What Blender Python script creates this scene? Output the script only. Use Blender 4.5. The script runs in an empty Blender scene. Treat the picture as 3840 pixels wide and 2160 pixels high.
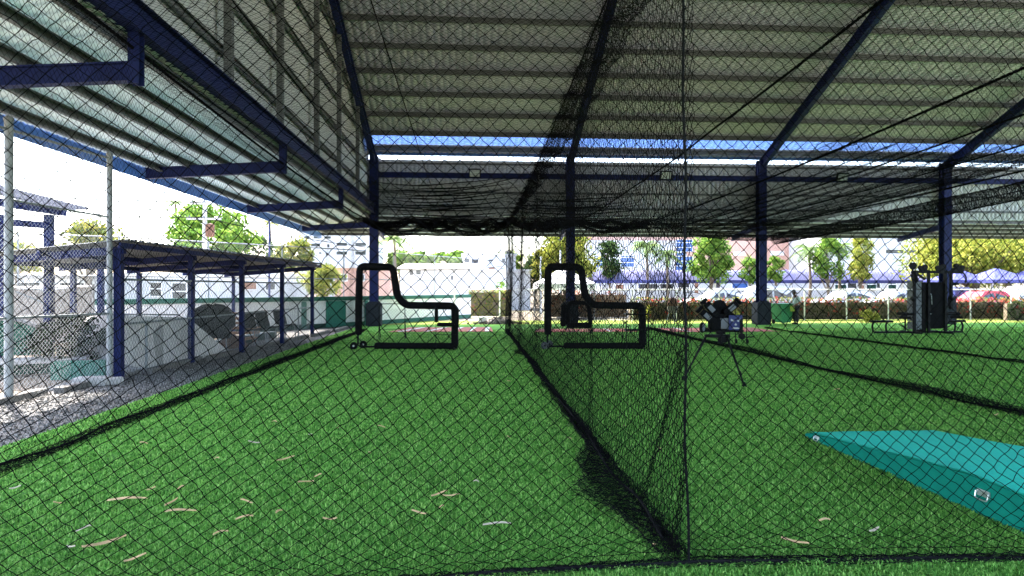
import bpy, bmesh, math, random
import numpy as np
from mathutils import Vector, Matrix

SC = bpy.context.scene
R = math.radians
rng = np.random.default_rng(7)
random.seed(7)

# ------------------------------------------------------------------ camera, sky, sun, exposure
YAW = R(3.65)
CAM_H = 1.70
cam_d = bpy.data.cameras.new('camera')
cam = bpy.data.objects.new('camera', cam_d)
SC.collection.objects.link(cam)
cam.location = (0, 0, CAM_H)
cam.rotation_euler = (R(90), 0, -YAW)
cam_d.sensor_width = 36.0
cam_d.lens = 22.5
cam_d.clip_start = 0.05
cam_d.clip_end = 2000
SC.camera = cam

SUN_DIR = Vector((-0.62, 0.78, 0.0)).normalized()     # towards the sun, on the ground
SUN_EL = R(58)
SUN_AZ = math.atan2(SUN_DIR.x, SUN_DIR.y)
wd = bpy.data.worlds.new('World'); SC.world = wd
wd.use_nodes = True
nt = wd.node_tree; nt.nodes.clear()
sky = nt.nodes.new('ShaderNodeTexSky'); sky.sky_type = 'NISHITA'; sky.sun_disc = False
sky.sun_elevation = SUN_EL; sky.sun_rotation = SUN_AZ; sky.dust_density = 3.0; sky.air_density = 1.0
bg = nt.nodes.new('ShaderNodeBackground'); bg.inputs['Strength'].default_value = 0.15
wo = nt.nodes.new('ShaderNodeOutputWorld')
nt.links.new(sky.outputs[0], bg.inputs['Color']); nt.links.new(bg.outputs[0], wo.inputs[0])

sl = bpy.data.lights.new('sun', 'SUN'); sl.energy = 2.4; sl.angle = R(3.0); sl.color = (1.0, 0.95, 0.87)
sun = bpy.data.objects.new('sun', sl); SC.collection.objects.link(sun)
tosun = Vector((SUN_DIR.x * math.cos(SUN_EL), SUN_DIR.y * math.cos(SUN_EL), math.sin(SUN_EL)))
sun.rotation_euler = tosun.to_track_quat('Z', 'Y').to_euler()
sun.location = (-30, 0, 40)

SC.view_settings.view_transform = 'Standard'
SC.view_settings.look = 'None'
SC.view_settings.gamma = 1.0
SC.view_settings.use_curve_mapping = False
SC.view_settings.exposure = 3.65
SC.cycles.max_bounces = 8
SC.cycles.diffuse_bounces = 5
SC.cycles.glossy_bounces = 2
SC.cycles.transmission_bounces = 4
SC.cycles.sample_clamp_indirect = 6.0
SC.cycles.use_denoising = True
SC.render.filter_size = 0.95

# ------------------------------------------------------------------ helpers
F = 2400.0
def G(u, z, h=0.0):
    """point of the place seen u px across (3840 wide frame) at depth z metres from the camera, height h"""
    x = (u - 1920.0) / F * z
    return Vector((x * math.cos(YAW) + z * math.sin(YAW), -x * math.sin(YAW) + z * math.cos(YAW), h))
def H(v, z):
    return CAM_H + (1080.0 - v) * z / F

def link(o, parent=None):
    SC.collection.objects.link(o)
    if parent is not None: o.parent = parent
    return o
def tag(o, label=None, cat=None, group=None, kind=None):
    if label: o['label'] = label
    if cat: o['category'] = cat
    if group: o['group'] = group
    if kind: o['kind'] = kind
    return o
def thing(name, label, cat, loc=(0, 0, 0), rz=0.0, group=None):
    o = bpy.data.objects.new(name, None)
    o.empty_display_size = 0.2
    link(o); o.location = loc; o.rotation_euler = (0, 0, rz)
    return tag(o, label, cat, group)
def copy_tree(o, parent=None):
    c = o.copy(); SC.collection.objects.link(c)
    if parent is not None: c.parent = parent
    for ch in list(o.children): copy_tree(ch, c)
    return c

def mesh_np(name, V, faces_flat, sizes, mat, parent=None, smooth=False):
    me = bpy.data.meshes.new(name)
    V = np.ascontiguousarray(V, dtype=np.float32)
    faces_flat = np.ascontiguousarray(faces_flat, dtype=np.int32)
    sizes = np.ascontiguousarray(sizes, dtype=np.int32)
    me.vertices.add(len(V)); me.vertices.foreach_set('co', V.ravel())
    me.loops.add(len(faces_flat)); me.loops.foreach_set('vertex_index', faces_flat)
    me.polygons.add(len(sizes))
    st = np.zeros(len(sizes), dtype=np.int32); st[1:] = np.cumsum(sizes)[:-1]
    me.polygons.foreach_set('loop_start', st)
    me.update(calc_edges=True)
    me.validate()
    if smooth: me.polygons.foreach_set('use_smooth', np.ones(len(me.polygons), dtype=bool))
    me.materials.append(mat)
    o = bpy.data.objects.new(name, me)
    return link(o, parent)

class MB:
    """collects shapes into one mesh"""
    def __init__(s): s.v = []; s.f = []
    def add(s, vs, fs, M=None):
        b = len(s.v)
        for p in vs:
            p = Vector(p)
            s.v.append(M @ p if M is not None else p)
        for f in fs: s.f.append([b + i for i in f])
        return s
    def box(s, c, d, rot=None, bev=0.0):
        x, y, z = d[0] / 2, d[1] / 2, d[2] / 2
        M = Matrix.Translation(Vector(c))
        if rot is not None:
            M = M @ (rot if isinstance(rot, Matrix) else Matrix.Rotation(rot, 4, 'Z'))
        if bev <= 0:
            vs = [(-x, -y, -z), (x, -y, -z), (x, y, -z), (-x, y, -z), (-x, -y, z), (x, -y, z), (x, y, z), (-x, y, z)]
            fs = [(0, 3, 2, 1), (4, 5, 6, 7), (0, 1, 5, 4), (1, 2, 6, 5), (2, 3, 7, 6), (3, 0, 4, 7)]
            return s.add(vs, fs, M)
        b = min(bev, x * .95, y * .95, z * .95)
        bm = bmesh.new(); bmesh.ops.create_cube(bm, size=1.0)
        for q in bm.verts: q.co = Vector((q.co.x * 2 * x, q.co.y * 2 * y, q.co.z * 2 * z))
        bmesh.ops.bevel(bm, geom=bm.edges[:], offset=b, segments=2, affect='EDGES', profile=0.6)
        bm.verts.index_update()
        s.add([q.co.copy() for q in bm.verts], [[q.index for q in f.verts] for f in bm.faces], M)
        bm.free(); return s
    def bb(s, lo, hi, bev=0.0):
        c = [(a + b) / 2 for a, b in zip(lo, hi)]; d = [abs(b - a) for a, b in zip(lo, hi)]
        return s.box(c, d, None, bev)
    def sweep(s, p0, p1, prof, up=(0, 0, 1)):
        """2-D profile (side, up) swept from p0 to p1"""
        p0 = Vector(p0); p1 = Vector(p1); d = (p1 - p0).normalized(); up = Vector(up)
        sd = d.cross(up).normalized(); u2 = sd.cross(d).normalized()
        n = len(prof)
        vs = [p0 + sd * a + u2 * b for a, b in prof] + [p1 + sd * a + u2 * b for a, b in prof]
        fs = [[i, (i + 1) % n, n + (i + 1) % n, n + i] for i in range(n)]
        fs += [list(range(n))[::-1], list(range(n, 2 * n))]
        return s.add(vs, fs)
    def tube(s, pts, r, n=8, closed=False, cap=True):
        pts = [Vector(p) for p in pts]; m = len(pts)
        rr = r if hasattr(r, '__len__') else [r] * m
        b = len(s.v); prev = None
        for i, p in enumerate(pts):
            if closed: t = pts[(i + 1) % m] - pts[i - 1]
            else: t = pts[min(i + 1, m - 1)] - pts[max(i - 1, 0)]
            t = t.normalized() if t.length > 1e-9 else Vector((0, 0, 1))
            if prev is None:
                a = Vector((0, 0, 1)) if abs(t.z) < .9 else Vector((1, 0, 0))
                x = t.cross(a).normalized()
            else:
                x = (prev - t * prev.dot(t))
                x = x.normalized() if x.length > 1e-6 else t.orthogonal().normalized()
            prev = x; y = t.cross(x)
            for k in range(n):
                a = 2 * math.pi * k / n
                s.v.append(p + (x * math.cos(a) + y * math.sin(a)) * rr[i])
        L = m if closed else m - 1
        for i in range(L):
            j = (i + 1) % m
            for k in range(n):
                k2 = (k + 1) % n
                s.f.append([b + i * n + k, b + i * n + k2, b + j * n + k2, b + j * n + k])
        if cap and not closed:
            s.f.append([b + k for k in range(n)][::-1]); s.f.append([b + (m - 1) * n + k for k in range(n)])
        return s
    def cyl(s, p0, p1, r, n=16, r1=None):
        return s.tube([p0, p1], [r, r if r1 is None else r1], n)
    def lathe(s, prof, n=16, M=None):
        """profile of (radius, z) about the z axis"""
        vs = []; fs = []
        for (r, z) in prof:
            for k in range(n):
                a = 2 * math.pi * k / n; vs.append((r * math.cos(a), r * math.sin(a), z))
        for i in range(len(prof) - 1):
            for k in range(n):
                k2 = (k + 1) % n; fs.append([i * n + k, i * n + k2, (i + 1) * n + k2, (i + 1) * n + k])
        fs.append(list(range(n))[::-1]); fs.append([(len(prof) - 1) * n + k for k in range(n)])
        return s.add(vs, fs, M)
    def prism(s, poly, y0, y1, axis='y', M=None):
        """polygon in the plane across `axis`, given thickness along it"""
        n = len(poly)
        def P(a, b, t): return {'y': (a, t, b), 'x': (t, a, b), 'z': (a, b, t)}[axis]
        vs = [P(a, b, y0) for a, b in poly] + [P(a, b, y1) for a, b in poly]
        fs = [[i, (i + 1) % n, n + (i + 1) % n, n + i] for i in range(n)] + [list(range(n))[::-1], list(range(n, 2 * n))]
        return s.add(vs, fs, M)
    def build(s, name, mat, parent=None, smooth=False):
        me = bpy.data.meshes.new(name)
        me.from_pydata([tuple(p) for p in s.v], [], s.f); me.update()
        bm = bmesh.new(); bm.from_mesh(me); bmesh.ops.recalc_face_normals(bm, faces=bm.faces); bm.to_mesh(me); bm.free()
        if smooth:
            me.polygons.foreach_set('use_smooth', [True] * len(me.polygons))
            try: me.set_sharp_from_angle(angle=R(40))
            except Exception: pass
        me.materials.append(mat)
        return link(bpy.data.objects.new(name, me), parent)

def I_prof(w, h, t):
    a, b, c = w / 2, h / 2, t / 2
    return [(-a, -b), (a, -b), (a, -b + t), (c, -b + t), (c, b - t), (a, b - t), (a, b), (-a, b), (-a, b - t), (-c, b - t), (-c, -b + t), (-a, -b + t)]
def C_prof(w, h, t):
    b = h / 2
    return [(0, -b), (w, -b), (w, -b + .03), (w - t, -b + .03), (w - t, -b + t), (t, -b + t), (t, b - t), (w - t, b - t), (w - t, b - .03), (w, b - .03), (w, b), (0, b)]
def B_prof(w, h):
    return [(-w / 2, -h / 2), (w / 2, -h / 2), (w / 2, h / 2), (-w / 2, h / 2)]

# ------------------------------------------------------------------ materials
def mat(name, col, rough=0.7, metal=0.0, var=0.15, scale=3.0, bump=0.0, bscale=40.0, spec=0.3, stain=None, stain_scale=1.2, stain_amt=0.5, stretch=None):
    m = bpy.data.materials.new(name); m.use_nodes = True
    t = m.node_tree; b = t.nodes['Principled BSDF']
    b.inputs['Roughness'].default_value = rough; b.inputs['Metallic'].default_value = metal
    b.inputs['Specular IOR Level'].default_value = spec
    tc = t.nodes.new('ShaderNodeTexCoord'); src = tc.outputs['Object']
    if stretch:
        mp = t.nodes.new('ShaderNodeMapping'); mp.inputs['Scale'].default_value = stretch
        t.links.new(src, mp.inputs[0]); src = mp.outputs[0]
    n = t.nodes.new('ShaderNodeTexNoise'); n.inputs['Scale'].default_value = scale; n.inputs['Detail'].default_value = 6; n.inputs['Roughness'].default_value = .65
    t.links.new(src, n.inputs['Vector'])
    rp = t.nodes.new('ShaderNodeValToRGB')
    c0 = [max(0, x * (1 - var)) for x in col]; c1 = [min(1, x * (1 + var)) for x in col]
    rp.color_ramp.elements[0].color = (*c0, 1); rp.color_ramp.elements[1].color = (*c1, 1)
    rp.color_ramp.elements[0].position = .3; rp.color_ramp.elements[1].position = .7
    t.links.new(n.outputs['Fac'], rp.inputs[0]); out = rp.outputs[0]
    if stain:
        n2 = t.nodes.new('ShaderNodeTexNoise'); n2.inputs['Scale'].default_value = stain_scale; n2.inputs['Detail'].default_value = 8; n2.inputs['Roughness'].default_value = .7
        t.links.new(src, n2.inputs['Vector'])
        r2 = t.nodes.new('ShaderNodeValToRGB'); r2.color_ramp.elements[0].position = .5; r2.color_ramp.elements[1].position = .72
        r2.color_ramp.elements[1].color = (stain_amt, stain_amt, stain_amt, 1)
        t.links.new(n2.outputs['Fac'], r2.inputs[0])
        mx = t.nodes.new('ShaderNodeMix'); mx.data_type = 'RGBA'
        t.links.new(r2.outputs[0], mx.inputs['Factor']); t.links.new(out, mx.inputs['A']); mx.inputs['B'].default_value = (*stain, 1)
        out = mx.outputs['Result']
    t.links.new(out, b.inputs['Base Color'])
    if bump > 0:
        n3 = t.nodes.new('ShaderNodeTexNoise'); n3.inputs['Scale'].default_value = bscale; n3.inputs['Detail'].default_value = 4
        t.links.new(src, n3.inputs['Vector'])
        bp = t.nodes.new('ShaderNodeBump'); bp.inputs['Strength'].default_value = bump; bp.inputs['Distance'].default_value = .02
        t.links.new(n3.outputs['Fac'], bp.inputs['Height']); t.links.new(bp.outputs[0], b.inputs['Normal'])
    return m

def leaf_mat(name, cols, trans=0.35, rough=0.55):
    """each leaf its own tone"""
    m = bpy.data.materials.new(name); m.use_nodes = True
    t = m.node_tree; b = t.nodes['Principled BSDF']; b.inputs['Roughness'].default_value = rough
    b.inputs['Specular IOR Level'].default_value = .06
    g = t.nodes.new('ShaderNodeNewGeometry'); rp = t.nodes.new('ShaderNodeValToRGB')
    e = rp.color_ramp.elements
    while len(e) < len(cols): e.new(.5)
    for i, c in enumerate(cols):
        e[i].position = i / max(1, len(cols) - 1); e[i].color = (*c, 1)
    t.links.new(g.outputs['Random Per Island'], rp.inputs[0]); t.links.new(rp.outputs[0], b.inputs['Base Color'])
    if trans > 0:
        tr = t.nodes.new('ShaderNodeBsdfTranslucent'); t.links.new(rp.outputs[0], tr.inputs['Color'])
        mx = t.nodes.new('ShaderNodeMixShader'); mx.inputs[0].default_value = trans
        t.links.new(b.outputs[0], mx.inputs[1]); t.links.new(tr.outputs[0], mx.inputs[2])
        t.links.new(mx.outputs[0], t.nodes['Material Output'].inputs['Surface'])
    return m

M = {}
M['blue'] = mat('blue_steel_paint', (.012, .019, .085), .55, 0, .2, 2, .05, 60, .12, stain=(.008, .011, .03), stain_amt=.5)
M['blue_far'] = mat('bright_blue_paint', (.012, .02, .10), .5, 0, .15, 3)
M['fascia'] = mat('fascia_blue_sheet', (.07, .18, .52), .5, 0, .1, 2)
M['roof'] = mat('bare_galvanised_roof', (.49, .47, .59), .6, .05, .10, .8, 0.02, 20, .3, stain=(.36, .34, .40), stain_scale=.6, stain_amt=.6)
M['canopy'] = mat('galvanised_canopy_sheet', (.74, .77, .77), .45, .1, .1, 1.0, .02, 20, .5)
M['purlin'] = mat('galvanised_purlin', (.13, .137, .14), .6, .1, .15, 3)
M['net'] = mat('black_twine', (.0045, .0045, .005), .9, 0, .3, 30, 0, 1, .02)
M['net_grey'] = mat('worn_black_twine', (.012, .012, .0125), .9, 0, .3, 30, 0, 1, .02)
M['galv'] = mat('galvanised_pipe', (.26, .275, .285), .55, .1, .15, 6, .04, 60, .4)
M['wire'] = mat('galvanised_wire', (.34, .35, .35), .6, .1, .15, 20)
M['concrete'] = mat('grey_concrete', (.34, .325, .31), .85, 0, .15, 2.5, .15, 30, .2, stain=(.25, .24, .22), stain_amt=.5)
M['white'] = mat('white_wall_paint', (.78, .78, .76), .7, 0, .05, 1.5, .02, 30, .2, stain=(.6, .59, .55), stain_amt=.4)
M['green_trim'] = mat('green_wall_paint', (.022, .115, .078), .7, 0, .12, 2, .03, 30)
M['dark_green'] = mat('dark_green_paint', (.008, .045, .032), .7, 0, .2, 2, .05, 30)
M['black_pad'] = mat('black_vinyl_pad', (.0045, .005, .0055), .7, 0, .3, 8, .3, 25, .06)
M['black_metal'] = mat('black_metal', (.006, .006, .0065), .55, 0, .2, 10, 0, 1, .10)
M['rubber'] = mat('black_rubber', (.010, .010, .010), .85, 0, .2, 10, 0, 1, .08)
M['grey_plate'] = mat('grey_sticker_plate', (.12, .13, .14), .5, 0, .1, 10)
M['chrome'] = mat('zinc_plated_steel', (.6, .62, .63), .3, .8, .1, 20, 0, 1, .5)
M['pad_grey'] = mat('charcoal_foam_cover', (.022, .025, .032), .75, 0, .15, 4, .12, 18, .1)
M['mat_red'] = mat('clay_red_turf', (.45, .12, .10), .95, 0, .12, 8, .1, 90)
M['white_line'] = mat('white_turf', (.72, .72, .70), .9, 0, .06, 20)
M['wood'] = mat('raw_timber', (.42, .22, .11), .8, 0, .3, 4, .1, 30, stretch=(1, 8, 1))
M['trunk'] = mat('tree_bark', (.16, .125, .09), .9, 0, .3, 6, .5, 14)
M['pole'] = mat('weathered_pole', (.42, .40, .38), .85, 0, .15, 4)
M['rust'] = mat('rusty_steel', (.16, .08, .05), .8, .2, .4, 6)
M['pink'] = mat('salmon_render', (.52, .31, .24), .85, 0, .06, 1.2, .03, 20)
M['glass_blue'] = mat('blue_tinted_glass', (.035, .10, .30), .15, 0, .1, 1, 0, 1, .6)
M['glass_dark'] = mat('dark_window_glass', (.03, .035, .04), .15, 0, .2, 1, 0, 1, .6)
M['brown'] = mat('brown_door_paint', (.26, .13, .08), .6, 0, .15, 3)
M['tent_white'] = mat('white_tent_fabric', (.80, .80, .80), .8, 0, .03, 3)
M['tent_blue'] = mat('blue_tent_fabric', (.045, .05, .17), .7, 0, .12, 3)
M['bin'] = mat('green_bin_plastic', (.03, .22, .07), .45, 0, .12, 4)
M['skin'] = mat('brown_skin', (.22, .11, .07), .6, 0, .08, 10)
M['shirt'] = mat('pale_green_shirt', (.50, .60, .55), .9, 0, .12, 9)
M['trousers'] = mat('dark_trousers', (.035, .032, .035), .9, 0, .2, 9)
M['hair'] = mat('black_hair', (.012, .010, .009), .7, 0, .2, 30)
M['car_white'] = mat('white_car_paint', (.50, .51, .52), .25, 0, .03, 2, 0, 1, .6)
M['car_red'] = mat('red_car_paint', (.50, .02, .03), .25, 0, .05, 2, 0, 1, .6)
M['dry_leaf'] = mat('dry_bamboo_leaf', (.72, .47, .25), .85, 0, .3, 14, .1, 60)
M['pale_leaf'] = mat('bleached_leaf_scrap', (.58, .48, .36), .85, 0, .2, 14)
M['tarp_brown'] = mat('faded_mesh_screen', (.17, .15, .13), .9, 0, .15, 6, .2, 60)
M['orange'] = mat('orange_paint', (.62, .28, .05), .6, 0, .1, 4)

def mound_mat():
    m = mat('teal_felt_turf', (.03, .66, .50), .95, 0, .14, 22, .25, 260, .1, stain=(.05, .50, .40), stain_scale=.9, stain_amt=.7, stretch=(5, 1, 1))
    return m
M['mound'] = mound_mat()
M['dark_roof'] = mat('dark_blue_roof_sheet', (.022, .026, .045), .75, 0, .2, 3, 0, 1, .05)
M['emblem'] = mat('pale_emblem', (.32, .33, .34), .6, 0, .1, 9)
M['light_column'] = mat('pale_grey_cover', (.16, .17, .18), .7, 0, .12, 9, .1, 40, .1)
M['cladding'] = mat('bare_wall_sheet', (.50, .52, .52), .6, .05, .08, .8, .02, 20, .2)
M['wire_dull'] = mat('dull_wire', (.10, .10, .10), .8, 0, .15, 20, 0, 1, .05)
M['pale_panel'] = mat('pale_flexible_panel', (.78, .73, .71), .8, 0, .06, 2, .03, 20)
M['dugout_roof'] = mat('weathered_roof_sheet', (.14, .15, .16), .7, 0, .15, 2)
M['white_far'] = mat('off_white_render', (.55, .55, .55), .8, 0, .06, .6, .02, 20, .2, stain=(.40, .40, .39), stain_scale=.3, stain_amt=.6)
M['mound_side'] = mat('teal_shaded_side', (.004, .19, .14), .85, 0, .12, 5, .05, 40, .08)  # teal darkened so the shade on the sides is in the colour

def turf_mat():
    m = bpy.data.materials.new('artificial_turf'); m.use_nodes = True
    t = m.node_tree; b = t.nodes['Principled BSDF']; b.inputs['Roughness'].default_value = .95; b.inputs['Specular IOR Level'].default_value = .02
    tc = t.nodes.new('ShaderNodeTexCoord')
    n1 = t.nodes.new('ShaderNodeTexNoise'); n1.inputs['Scale'].default_value = 45; n1.inputs['Detail'].default_value = 8; n1.inputs['Roughness'].default_value = .8
    n2 = t.nodes.new('ShaderNodeTexNoise'); n2.inputs['Scale'].default_value = .5; n2.inputs['Detail'].default_value = 3
    t.links.new(tc.outputs['Object'], n1.inputs[0]); t.links.new(tc.outputs['Object'], n2.inputs[0])
    r1 = t.nodes.new('ShaderNodeValToRGB'); e = r1.color_ramp.elements
    e[0].position = .3; e[0].color = (.065, .19, .038, 1); e[1].position = .70; e[1].color = (.23, .52, .105, 1)
    t.links.new(n1.outputs['Fac'], r1.inputs[0])
    r2 = t.nodes.new('ShaderNodeValToRGB'); e = r2.color_ramp.elements
    e[0].position = .3; e[0].color = (.85, .85, .9, 1); e[1].position = .7; e[1].color = (1.12, 1.08, 1, 1)
    t.links.new(n2.outputs['Fac'], r2.inputs[0])
    mx = t.nodes.new('ShaderNodeMix'); mx.data_type = 'RGBA'; mx.blend_type = 'MULTIPLY'; mx.inputs['Factor'].default_value = 1
    t.links.new(r1.outputs[0], mx.inputs['A']); t.links.new(r2.outputs[0], mx.inputs['B']); t.links.new(mx.outputs['Result'], b.inputs['Base Color'])
    bp = t.nodes.new('ShaderNodeBump'); bp.inputs['Strength'].default_value = .6; bp.inputs['Distance'].default_value = .02
    t.links.new(n1.outputs['Fac'], bp.inputs['Height']); t.links.new(bp.outputs[0], b.inputs['Normal'])
    return m
M['turf'] = turf_mat()
M['blade'] = leaf_mat('turf_blade', [(.025, .09, .015), (.10, .29, .045), (.22, .50, .09), (.42, .68, .17)], .2, .6)
def gravel_mat():
    m = bpy.data.materials.new('crushed_stone'); m.use_nodes = True
    t = m.node_tree; b = t.nodes['Principled BSDF']; b.inputs['Roughness'].default_value = .9
    tc = t.nodes.new('ShaderNodeTexCoord')
    v = t.nodes.new('ShaderNodeTexVoronoi'); v.inputs['Scale'].default_value = 42
    t.links.new(tc.outputs['Object'], v.inputs['Vector'])
    r = t.nodes.new('ShaderNodeValToRGB'); e = r.color_ramp.elements
    e[0].color = (.07, .065, .06, 1); e[1].color = (.26, .25, .24, 1)
    t.links.new(v.outputs['Color'], r.inputs[0]); t.links.new(r.outputs[0], b.inputs['Base Color'])
    bp = t.nodes.new('ShaderNodeBump'); bp.inputs['Strength'].default_value = 1; bp.inputs['Distance'].default_value = .03; bp.invert = True
    t.links.new(v.outputs['Distance'], bp.inputs['Height']); t.links.new(bp.outputs[0], b.inputs['Normal'])
    return m
M['gravel'] = gravel_mat()
M['stone'] = leaf_mat('gravel_stone', [(.06, .055, .05), (.12, .115, .11), (.20, .19, .18), (.34, .32, .30)], 0, .9)
M['ground'] = mat('dry_earth', (.20, .17, .13), .95, 0, .2, 1.2, .2, 20, .1, stain=(.16, .20, .07), stain_scale=.25, stain_amt=.8)
M['lawn'] = mat('sunlit_lawn', (.14, .19, .035), .95, 0, .25, 6, .3, 60, .1, stain=(.25, .24, .08), stain_scale=.5, stain_amt=.6)
M['asphalt'] = mat('grey_asphalt', (.045, .045, .045), .95, 0, .15, 4, 0, 1, .02)
def translucent_mat():
    m = bpy.data.materials.new('blue_translucent_sheet'); m.use_nodes = True
    t = m.node_tree; b = t.nodes['Principled BSDF']; b.inputs['Base Color'].default_value = (.30, .43, .68, 1); b.inputs['Roughness'].default_value = .4
    tr = t.nodes.new('ShaderNodeBsdfTranslucent'); tr.inputs['Color'].default_value = (.34, .47, .72, 1)
    mx = t.nodes.new('ShaderNodeMixShader'); mx.inputs[0].default_value = .45
    t.links.new(b.outputs[0], mx.inputs[1]); t.links.new(tr.outputs[0], mx.inputs[2])
    t.links.new(mx.outputs[0], t.nodes['Material Output'].inputs['Surface'])
    return m
M['skylight'] = translucent_mat()
_c = M['canopy'].node_tree; _b = _c.nodes['Principled BSDF']                 # translucency added to give the underside a cool glow
_t = _c.nodes.new('ShaderNodeBsdfTranslucent'); _t.inputs['Color'].default_value = (.62, .78, .82, 1)
_m = _c.nodes.new('ShaderNodeMixShader'); _m.inputs[0].default_value = .11
_c.links.new(_b.outputs[0], _m.inputs[1]); _c.links.new(_t.outputs[0], _m.inputs[2]); _c.links.new(_m.outputs[0], _c.nodes['Material Output'].inputs['Surface'])
def lens_mat():
    return mat('floodlight_glass', (.55, .6, .57), .3, 0, .05, 4, 0, 1, .6)
M['lens'] = lens_mat()

# ------------------------------------------------------------------ smooth noise, bars and nets
_ph = rng.uniform(0, 6.28, (40, 3)); _fr = rng.normal(0, 1, (40, 2))
def wob(a, b, seed=0, freq=1.0):
    out = np.zeros(np.broadcast(a, b).shape)
    for k in range(6):
        i = (seed * 7 + k * 3) % 40
        f = freq * (0.6 + .35 * k)
        out = out + np.sin(a * f * _fr[i, 0] + b * f * _fr[i, 1] + _ph[i, 0]) / (1 + .5 * k)
    return out / 3.0

def bars_arrays(A, B, r, mid=None):
    """three-sided twine bars from A to B; mid: optional midpoints"""
    segs = [(A, B)] if mid is None else [(A, mid), (mid, B)]
    Vs = []; Fs = []; base = 0
    for P, Q in segs:
        d = Q - P; L = np.linalg.norm(d, axis=1, keepdims=True); d = d / np.maximum(L, 1e-9)
        ref = np.where(np.abs(d[:, 2:3]) > .9, np.array([[1., 0, 0]]), np.array([[0, 0, 1.]]))
        x = np.cross(d, ref); x /= np.maximum(np.linalg.norm(x, axis=1, keepdims=True), 1e-9); y = np.cross(d, x)
        n = len(P); V = np.empty((n, 6, 3))
        for k in range(3):
            a = 2 * math.pi * k / 3
            o = (x * math.cos(a) + y * math.sin(a)) * r
            V[:, k] = P + o; V[:, 3 + k] = Q + o
        idx = (np.arange(n) * 6)[:, None, None] + np.array([[0, 1, 4, 3], [1, 2, 5, 4], [2, 0, 3, 5]])[None] + base
        Vs.append(V.reshape(-1, 3)); Fs.append(idx.reshape(-1)); base += n * 6
    return np.concatenate(Vs), np.concatenate(Fs)

def knots_arrays(P, r):
    n = len(P); O = np.array([[1, 0, 0], [-1, 0, 0], [0, 1, 0], [0, -1, 0], [0, 0, 1], [0, 0, -1]]) * r
    V = (P[:, None, :] + O[None]).reshape(-1, 3)
    T = np.array([[0, 2, 4], [2, 1, 4], [1, 3, 4], [3, 0, 4], [2, 0, 5], [1, 2, 5], [3, 1, 5], [0, 3, 5]])
    return V, ((np.arange(n) * 6)[:, None, None] + T[None]).reshape(-1)

def net(name, u0, u1, w, rows, fn, r, m, parent, knot=0.0, jit=0.0, bend=0.0):
    """diamond mesh: knots every w along u, rows at the given v values, fn(u, v) -> xyz arrays"""
    nc = int(round((u1 - u0) / w)) + 1; nr = len(rows)
    j = np.arange(nr)[:, None]; i = np.arange(nc)[None, :]
    u = u0 + (i + (j % 2) * .5) * w
    v = np.asarray(rows, dtype=float)[:, None] + 0 * u
    P = np.stack(fn(u, v), axis=-1)
    if jit > 0: P = P + rng.normal(0, jit, P.shape)
    A = []; B = []
    ev = np.arange(0, nr - 1, 2); od = np.arange(1, nr - 1, 2)
    A += [P[ev].reshape(-1, 3), P[ev][:, 1:].reshape(-1, 3)]; B += [P[ev + 1].reshape(-1, 3), P[ev + 1][:, :-1].reshape(-1, 3)]
    if len(od):
        A += [P[od].reshape(-1, 3), P[od][:, :-1].reshape(-1, 3)]; B += [P[od + 1].reshape(-1, 3), P[od + 1][:, 1:].reshape(-1, 3)]
    A = np.concatenate(A); B = np.concatenate(B)
    mid = None
    if bend > 0: mid = (A + B) / 2 + rng.normal(0, bend, A.shape)
    V, Fq = bars_arrays(A, B, r, mid); sizes = np.full(len(Fq) // 4, 4)
    if knot > 0:
        V2, F2 = knots_arrays(P.reshape(-1, 3), knot)
        Fq = np.concatenate([Fq, F2 + len(V)]); sizes = np.concatenate([sizes, np.full(len(F2) // 3, 3)]); V = np.concatenate([V, V2])
    return mesh_np(name, V, Fq, sizes, m, parent)

def rope(name, pts, r, m, parent, strands=3, pitch=.06):
    """laid rope: strands wound round the path"""
    P = np.array([tuple(p) for p in pts], dtype=float)
    seg = np.linalg.norm(np.diff(P, axis=0), axis=1); s = np.concatenate([[0], np.cumsum(seg)])
    n = max(8, int(s[-1] / (pitch / 6))); n = min(n, 900)
    t = np.linspace(0, s[-1], n)
    Q = np.stack([np.interp(t, s, P[:, k]) for k in range(3)], 1)
    d = np.gradient(Q, axis=0); d /= np.linalg.norm(d, axis=1, keepdims=True)
    ref = np.array([0, 0, 1.]) if abs(d[:, 2]).mean() < .8 else np.array([1., 0, 0])
    x = np.cross(d, ref); x /= np.linalg.norm(x, axis=1, keepdims=True); y = np.cross(d, x)
    mb = MB()
    for k in range(strands):
        a = 2 * math.pi * (t / pitch + k / strands)
        mb.tube(Q + (x * np.cos(a)[:, None] + y * np.sin(a)[:, None]) * r * .55, r * .6, 5)
    return mb.build(name, m, parent, smooth=True)

# ------------------------------------------------------------------ setting: ground, lawn, gravel, turf, concrete
def sheet(name, x0, x1, y0, y1, z, m, kind='structure', nx=1, ny=1, parent=None):
    xs = np.linspace(x0, x1, nx + 1); ys = np.linspace(y0, y1, ny + 1)
    X, Y = np.meshgrid(xs, ys); V = np.stack([X, Y, np.full_like(X, z)], -1).reshape(-1, 3)
    i, j = np.meshgrid(np.arange(nx), np.arange(ny)); a = j * (nx + 1) + i
    Fq = np.stack([a, a + 1, a + nx + 2, a + nx + 1], -1).reshape(-1)
    o = mesh_np(name, V, Fq, np.full(nx * ny, 4), m, parent)
    if kind: o['kind'] = kind
    return o
sheet('ground', -900, 900, -300, 1500, -0.03, M['ground'])
sheet('lawn', -7.5, 60, 29.0, 33.6, -0.012, M['lawn'])
sheet('car_park', 5, 120, 35.5, 49, -0.022, M['asphalt'])
sheet('gravel_strip', -7.3, -4.9, -6, 31.0, -0.008, M['gravel'])
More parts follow.
